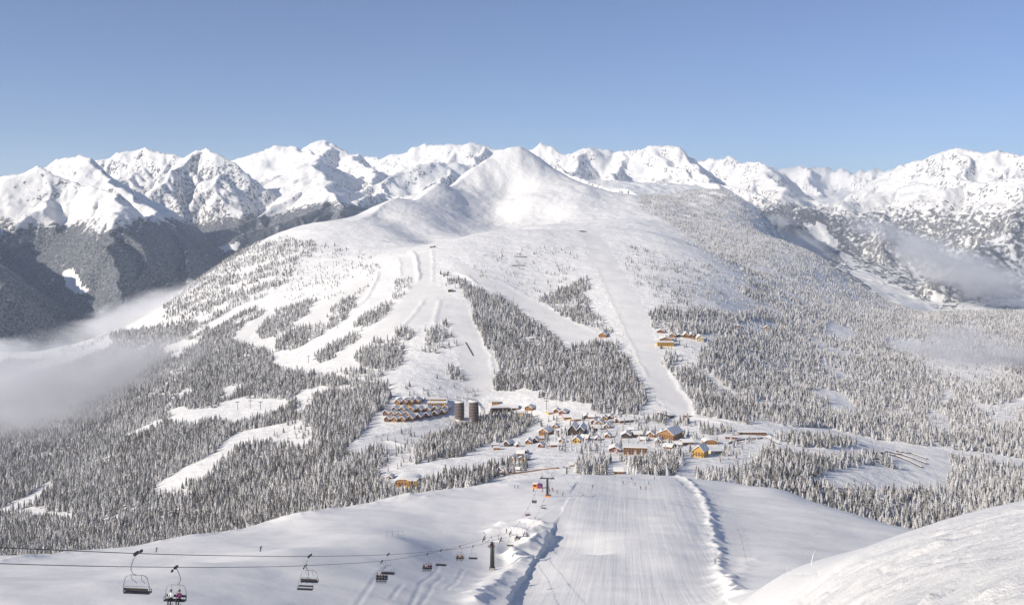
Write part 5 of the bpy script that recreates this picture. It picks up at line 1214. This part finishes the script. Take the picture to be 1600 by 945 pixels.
# pylons
def pylon(x, y, ztop, base_mat, label, r0=.62, r1=.36, snowarm=True):
    zg = near_zz(x, y); root = empty('lift_pylon', (x, y, zg), -math.atan(CK)); tag(root, label, 'lift pylon')
    h = ztop - zg
    MB().tube([(0, 0, -2), (0, 0, h * .5), (0, 0, h - .4)], r0, 12, r1).build('shaft', 'pylon_dark', root, True)
    MB().box(-.9, .9, -.9, .9, -1.5, .9).build('base', base_mat, root)
    MB().box(-3.6, 3.6, -.28, .28, h - .55, h - .1).build('cross_arm', 'pylon_snow' if snowarm else 'pylon_dark', root)
    for s in (-1, 1):
        tr = MB().box(s * 2.75 - .12, s * 2.75 + .12, -2.4, 2.4, h - .02, h + .18).build('sheave_train', 'dark_steel', root)
        for k in range(6):
            y_ = -2.1 + .84 * k
            MB().add([(s * 2.75 + q, y_ + .24 * math.cos(.7854 * j), h + .32 + .24 * math.sin(.7854 * j)) for q in (-.07, .07) for j in range(8)], [(j, (j + 1) % 8, 8 + (j + 1) % 8, 8 + j) for j in range(8)] + [tuple(range(8)), tuple(range(15, 7, -1))]).build('sheave', 'dark_steel', tr)
        MB().tube([(s * 2.2, 0, h - .1), (s * 2.1, -.1, h + 1.7), (s * 2.9, -.15, h + 2.6)], .07, 5).build('work_frame', 'pylon_dark', root)
        if snowarm: MB().box(s * 1.2 - .02, s * 1.2 + 1.9 * s if s > 0 else s * 1.2 + .02, -.34, .34, h - .095, h + .12).build('snow_cap', 'roof_snow', root) if s > 0 else MB().box(-3.1, -1.2, -.34, .34, h - .095, h + .12).build('snow_cap', 'roof_snow', root)
    MB().tube([(.7, .1, .5), (.55, .1, h - .6)], .05, 4).tube([(.95, .1, .5), (.8, .1, h - .6)], .05, 4).build('ladder', 'dark_steel', root)
    return root
MATS['pylon_dark'] = mat_new('pylon_dark', (.06, .06, .055), .55, .2); MATS['pylon_snow'] = mat_new('pylon_rime', (.70, .69, .68), .8); MATS['orange_pad'] = mat_new('orange_pad', (.75, .28, .05), .7)
pylon(CENTER(P1D), P1D, rope_at(CA, P1D).z - .45, 'concrete', 'big dark pylon with snow-caked cross arm standing by the snow bank', .75, .42)
pylon(CENTER(P15D), P15D, rope_at(CA, P15D).z - .45, 'concrete', 'slim pylon behind the big one among the snow mounds', .5, .34)
pylon(g2.x, P2D, (V0 - 744.5) / F * P2D - .45, 'orange_pad', 'tall far pylon with orange padded foot near the rim of the slope', .62, .4, False)
p3 = near_at(885.5, 737.5); pylon(p3.x, p3.y, p3.z + 24 * p3.y / F * .9, 'concrete', 'dark pylon rising from behind the rim next to the fence', .55, .4, False)
# skiers on the slope
SK = [(244, 862, 'black', 'black', 'black', 'ski', 60, 'skier in black running along the far left of the slope'), (407, 861, 'navy', 'black', 'black', 'ski', 40, 'tiny dark skier alone on the left slope'),
 (804.4, 762, 'grey', 'black', 'black', 'stand', 0, 'left one of two grey skiers standing on the bright ledge'), (809.3, 762.3, 'brown', 'black', 'black', 'stand', 20, 'right one of two skiers, in brown, standing on the bright ledge'),
 (833.6, 767.8, 'black', 'black', 'black', 'stand', 160, 'skier in black waiting below the orange cabin'), (847.4, 768, 'red', 'black', 'red', 'stand', 120, 'small skier in red left of the tall far pylon'),
 (858.8, 768.5, 'black', 'green', 'black', 'stand', 200, 'skier in black right behind the tall far pylon'), (862.8, 766, 'red', 'black', 'black', 'stand', 230, 'skier with a red jacket at the tall far pylon'), (864.5, 767.5, 'red', 'red', 'black', 'ski', 230, 'skier all in red right of the tall far pylon'),
 (870, 770.6, 'purple', 'red', 'black', 'ski', 120, 'crouching skier in wine red below the tall far pylon'), (879, 774.2, 'navy', 'black', 'black', 'ski', 60, 'navy skier on the pylon shadow right of the far pylon'),
 (925.8, 762, 'black', 'navy', 'black', 'stand', 0, 'lone dark skier standing in the middle of the upper piste'), (974.3, 755.8, 'navy', 'black', 'black', 'ski', 310, 'dark blue skier gliding left of the group on the piste rim'),
 (987, 749.6, 'black', 'black', 'black', 'ski', 320, 'dark skier farthest up at the piste rim'), (992.5, 758.4, 'red', 'grey', 'black', 'ski', 200, 'red skier at the left of the group on the upper piste'),
 (1001.4, 763.9, 'black', 'navy', 'black', 'ski', 330, 'black skier in front at the left of the group on the upper piste'), (1009.7, 764.3, 'red', 'black', 'navy', 'ski', 190, 'red-jacketed skier in front at the right of the group'),
 (1012.8, 756, 'grey', 'black', 'black', 'ski', 60, 'crouched grey skier behind the red-jacketed one'), (1022.3, 749.2, 'navy', 'black', 'black', 'ski', 70, 'dark skier leaning at the right end of the piste rim'),
 (1117.5, 880, 'grey', 'navy', 'black', 'ski', 350, 'skier in grey beside the long snow bank in the lower piste'), (791.2, 832, 'black', 'black', 'black', 'stand', 30, 'dark skier standing below the chairs by the snow mounds')]
for u, v, j, t_, hm, pose, rz, lab in SK:
    p = near_at(u, v); person(p + Vector((0, 0, .02)), R(rz), pose, j, t_, hm, lab, 'skiers on the near slope')
# orange cabin, rope line, net, marker poles
p = near_at(838.5, 762.5); cb = empty('lift_cabin', p, R(-12)); tag(cb, 'small orange operator cabin with dark rounded side near the far pylon', 'cabin')
MB().box(-1.9, .6, -1.3, 1.3, -.4, 2.7).build('wall', 'orange_pad', cb); MB().box(-2.1, .7, -1.5, 1.5, 2.703, 2.95).build('roof', 'roof_snow', cb); MB().box(-1.6, .2, -1.34, -1.28, 1.2, 2.2).build('window', 'glass', cb)
n = 12; MB().add([(1.7 + 1.45 * math.cos(6.2832 * j / n), y, 1.1 + 1.45 * math.sin(6.2832 * j / n)) for y in (-1.2, 1.2) for j in range(n)], [(j, (j + 1) % n, n + (j + 1) % n, n + j) for j in range(n)] + [tuple(range(n)), tuple(range(2 * n - 1, n - 1, -1))]).build('cable_drum', 'cloth_purple', cb)
def rope_line(name, pts, hgt, label, cat, every=1):
    P_ = [near_at(u, v) for u, v in pts]; root = empty(name, P_[0]); tag(root, label, cat)
    for p in P_: MB().tube([p - P_[0] + Vector((0, 0, -.4)), p - P_[0] + Vector((0, 0, hgt))], .045, 5).build('post', 'dark_steel', root)
    L = []
    for a, b in zip(P_[:-1], P_[1:]):
        for k in range(4):
            f = k / 4; q = a.lerp(b, f) - P_[0]; q.z += hgt * .9 - .25 * 4 * f * (1 - f); L.append(q)
    L.append(P_[-1] - P_[0] + Vector((0, 0, hgt * .9))); MB().tube(L, .022, 4).build('rope', 'dark_steel', root)
rope_line('rope_barrier', [(1134,809),(1141,812),(1148,819),(1153,829),(1157,839),(1160,849),(1162,860),(1164,871),(1167,880)], 1.3, 'curving rope barrier on thin posts right of the long snow bank', 'rope barrier')
rope_line('rope_barrier', [(1104,775),(1108,784),(1112,793),(1116,801)], 1.2, 'short rope barrier at the top of the long snow bank', 'rope barrier')
rope_line('rope_barrier', [(1114,772),(1118,781),(1120,792),(1120,801)], 1.2, 'short outer rope barrier right of the bank top', 'rope barrier')
rope_line('snow_net', [(604.5,839),(613,838),(622,837.5),(629.5,837)], 2.2, 'low net strung between posts on the left slope', 'net fence')
for j, (u, v, lean, lab) in enumerate([(1229.5, 893, 0, 'short snowy marker pole on the crest of the near snow ridge, left one'), (1266, 883, .25, 'leaning snowy marker pole on the crest of the near snow ridge, right one')]):
    p = near_at(u, v, 70); o = MB().tube([(0, 0, -.5), (lean * 1.2, 0, 1.1), (lean * 2, 0, 1.6)], .05, 6, .035).build('marker_pole', 'pylon_snow'); o.location = p; tag(o, lab, 'marker pole')
# masts of the lifts on the mountain opposite
LM = None
def mast(u, v, h, label, group):
    global LM
    p = mid_at(u, v); r = empty('lift_mast', p, R(random.uniform(-15, 15))); tag(r, label, 'lift mast', group)
    if LM is None:
        LM = [MB().tube([(0, 0, -1), (0, 0, 1)], .03, 6).build('shaft', 'pylon_dark', r), MB().box(-.24, .24, -.03, .03, .93, .985).build('cross_arm', 'pylon_dark', r)]
    else:
        for o in LM: link_mesh(o.name.split('.')[0], o.data, r)
    r.scale = (h, h, h)
ORD = ['first', 'second', 'third', 'fourth', 'fifth', 'sixth', 'seventh', 'eighth', 'ninth', 'tenth', 'eleventh', 'twelfth', 'thirteenth', 'fourteenth', 'fifteenth', 'sixteenth', 'seventeenth', 'eighteenth', 'nineteenth', 'twentieth', 'twenty-first', 'twenty-second']
for i, (u, v) in enumerate([(773.5,452),(802,471),(828,491),(850,510)]): mast(u, v, 9, ORD[i] + ' steel mast from the top in the white lane right of the forest wedge', 'masts of the drag lift beside the forest wedge')
for i, (u, v) in enumerate([(912,366),(914,376),(917,390),(921,402),(926,414),(931,425),(936,437),(941,449),(946,460),(951,472),(957,486),(963,499),(968,511),(974,524),(980,538),(986,552),(993,567),(1000,581),(1008,596),(1016,611),(1024,625),(1031,637)]): mast(u, v, 7, ORD[i] + ' small mast from the summit station down the left edge of the wide piste', 'masts of the lift along the wide piste')
for i, (u, v) in enumerate([(676,394),(678,406),(681,420),(686,436),(690,452),(694,468),(698,482),(702,498),(708,518),(714,536),(719,556),(722,574),(724,592),(727,612)]): mast(u, v, 6, ORD[i] + ' small mast from the crest station down the left pistes to the towers', 'masts of the lift above the towers')
for u, v, lab in [(390,548,'tall lone mast beside the left forest strip'), (482,567,'tall mast on the snowy knoll left of the pistes'), (371,640,'power mast, left of three on the long white clearing'), (391,638,'power mast, middle of three on the long white clearing'), (407,640,'power mast, right of three on the long white clearing'), (854,640,'tall dark mast on the flat white practice field')]: mast(u, v, 16, lab, None)

# ------------------------------------------------------------------ the air: thin haze, and banks of mist lying in the valleys
hz = bpy.data.meshes.new('haze'); bm = bmesh.new(); bmesh.ops.create_cube(bm, size=1.0)
zb, zt = min(float(FZ.min()), float(GZ.min()), float(NZ.min())) - 1, max(float(FZ.max()), 40.0) + 20
bmesh.ops.scale(bm, vec=(36000, 23500, zt - zb), verts=bm.verts); bmesh.ops.translate(bm, vec=(0, 11000, (zt + zb) / 2), verts=bm.verts)
bm.to_mesh(hz); bm.free()
hm = bpy.data.materials.new('haze'); hm.use_nodes = True; hm.node_tree.nodes.remove(hm.node_tree.nodes['Principled BSDF'])
pv_ = hm.node_tree.nodes.new('ShaderNodeVolumePrincipled'); pv_.inputs['Color'].default_value = (.76, .87, 1, 1)
pv_.inputs['Density'].default_value = 0.000028; pv_.inputs['Anisotropy'].default_value = .2
hm.node_tree.links.new(pv_.outputs[0], hm.node_tree.nodes['Material Output'].inputs['Volume'])
hz.materials.append(hm); ho = link_mesh('haze', hz); tag(ho, kind='stuff')
def mist(u, v, d, rx, ry, rz, roll, dens, wl_, lo, label):
    bm = bmesh.new(); bmesh.ops.create_icosphere(bm, subdivisions=3, radius=1.0); me = bpy.data.meshes.new('mist'); bm.to_mesh(me); bm.free()
    m = bpy.data.materials.new('mist'); m.use_nodes = True; nt = m.node_tree; nt.nodes.remove(nt.nodes['Principled BSDF']); t = NT.__new__(NT); t.m = m; t.t = nt
    pvn = nt.nodes.new('ShaderNodeVolumePrincipled'); pvn.inputs['Color'].default_value = (.91, .905, .91, 1); pvn.inputs['Anisotropy'].default_value = .1
    o_ = t.obj(); ln = t.n('ShaderNodeVectorMath', operation='LENGTH'); t.l(o_, ln.inputs[0])
    edge = t.step(ln.outputs['Value'], 1.0, .25)
    pos = t.n('ShaderNodeNewGeometry').outputs['Position']
    nz = t.noise(1 / wl_, 6, .62, t.scaled(pos, (1, 1, 2.2)), 1.2)
    f = t.step(t.math('ADD', t.math('MULTIPLY', t.math('SUBTRACT', nz, .5), 2.8), t.math('MULTIPLY', edge, .75)), lo - .25, lo + .35)
    t.l(t.math('MULTIPLY', t.math('MULTIPLY', f, edge), dens), pvn.inputs['Density'])
    nt.links.new(pvn.outputs[0], nt.nodes['Material Output'].inputs['Volume'])
    me.materials.append(m); o = link_mesh('mist', me, None, at(u, v, d)); o.scale = (rx, ry, rz); o.rotation_euler = (0, R(roll), 0)
    tag(o, label, kind='stuff')
mist(70, 616, 2750, 780, 700, 235, -8, .0075, 300, .58, 'grey bank of mist over the forest at the left edge')
mist(215, 590, 3000, 360, 420, 150, -16, .0062, 190, .55, 'torn veil of mist over the forest left of the pistes')
mist(20, 668, 2350, 420, 380, 110, -10, .006, 170, .58, 'low tail of mist among the trees at the left edge')
mist(330, 560, 2700, 260, 300, 90, -18, .0032, 150, .62, 'thin wisps of mist drifting up to the ski runs')
mist(215, 492, 3950, 480, 420, 115, -20, .0095, 210, .52, 'band of mist along the left flank of the ski mountain')
mist(325, 452, 3900, 260, 300, 90, -24, .0045, 150, .58, 'upper end of the mist along the left flank of the ski mountain')
mist(5, 545, 4050, 210, 240, 75, -3, .009, 150, .52, 'small patch of mist at the far left edge')
mist(1500, 425, 7300, 950, 900, 250, 22, .0052, 360, .52, 'long bank of mist across the right valley')
mist(1385, 362, 7600, 520, 500, 130, 16, .0034, 260, .58, 'thin head of the mist bank across the right valley')
mist(1250, 386, 6100, 340, 400, 165, 8, .006, 220, .54, 'mist in the side valley behind the forested ridge')
mist(1215, 345, 6900, 260, 300, 70, 6, .004, 180, .54, 'upper wisp of mist in the side valley behind the forested ridge')
mist(1425, 480, 5600, 300, 260, 75, 0, .008, 160, .52, 'low mist where the right valley leaves the ridge')
mist(1535, 560, 2600, 320, 300, 115, 12, .0066, 160, .54, 'thin mist over the clearings at the right edge')
mist(1420, 545, 2750, 230, 260, 60, 10, .003, 130, .60, 'faint wisp of mist left of the thin right mist')
S.cycles.volume_step_rate = 1.0; S.cycles.volume_max_steps = 256
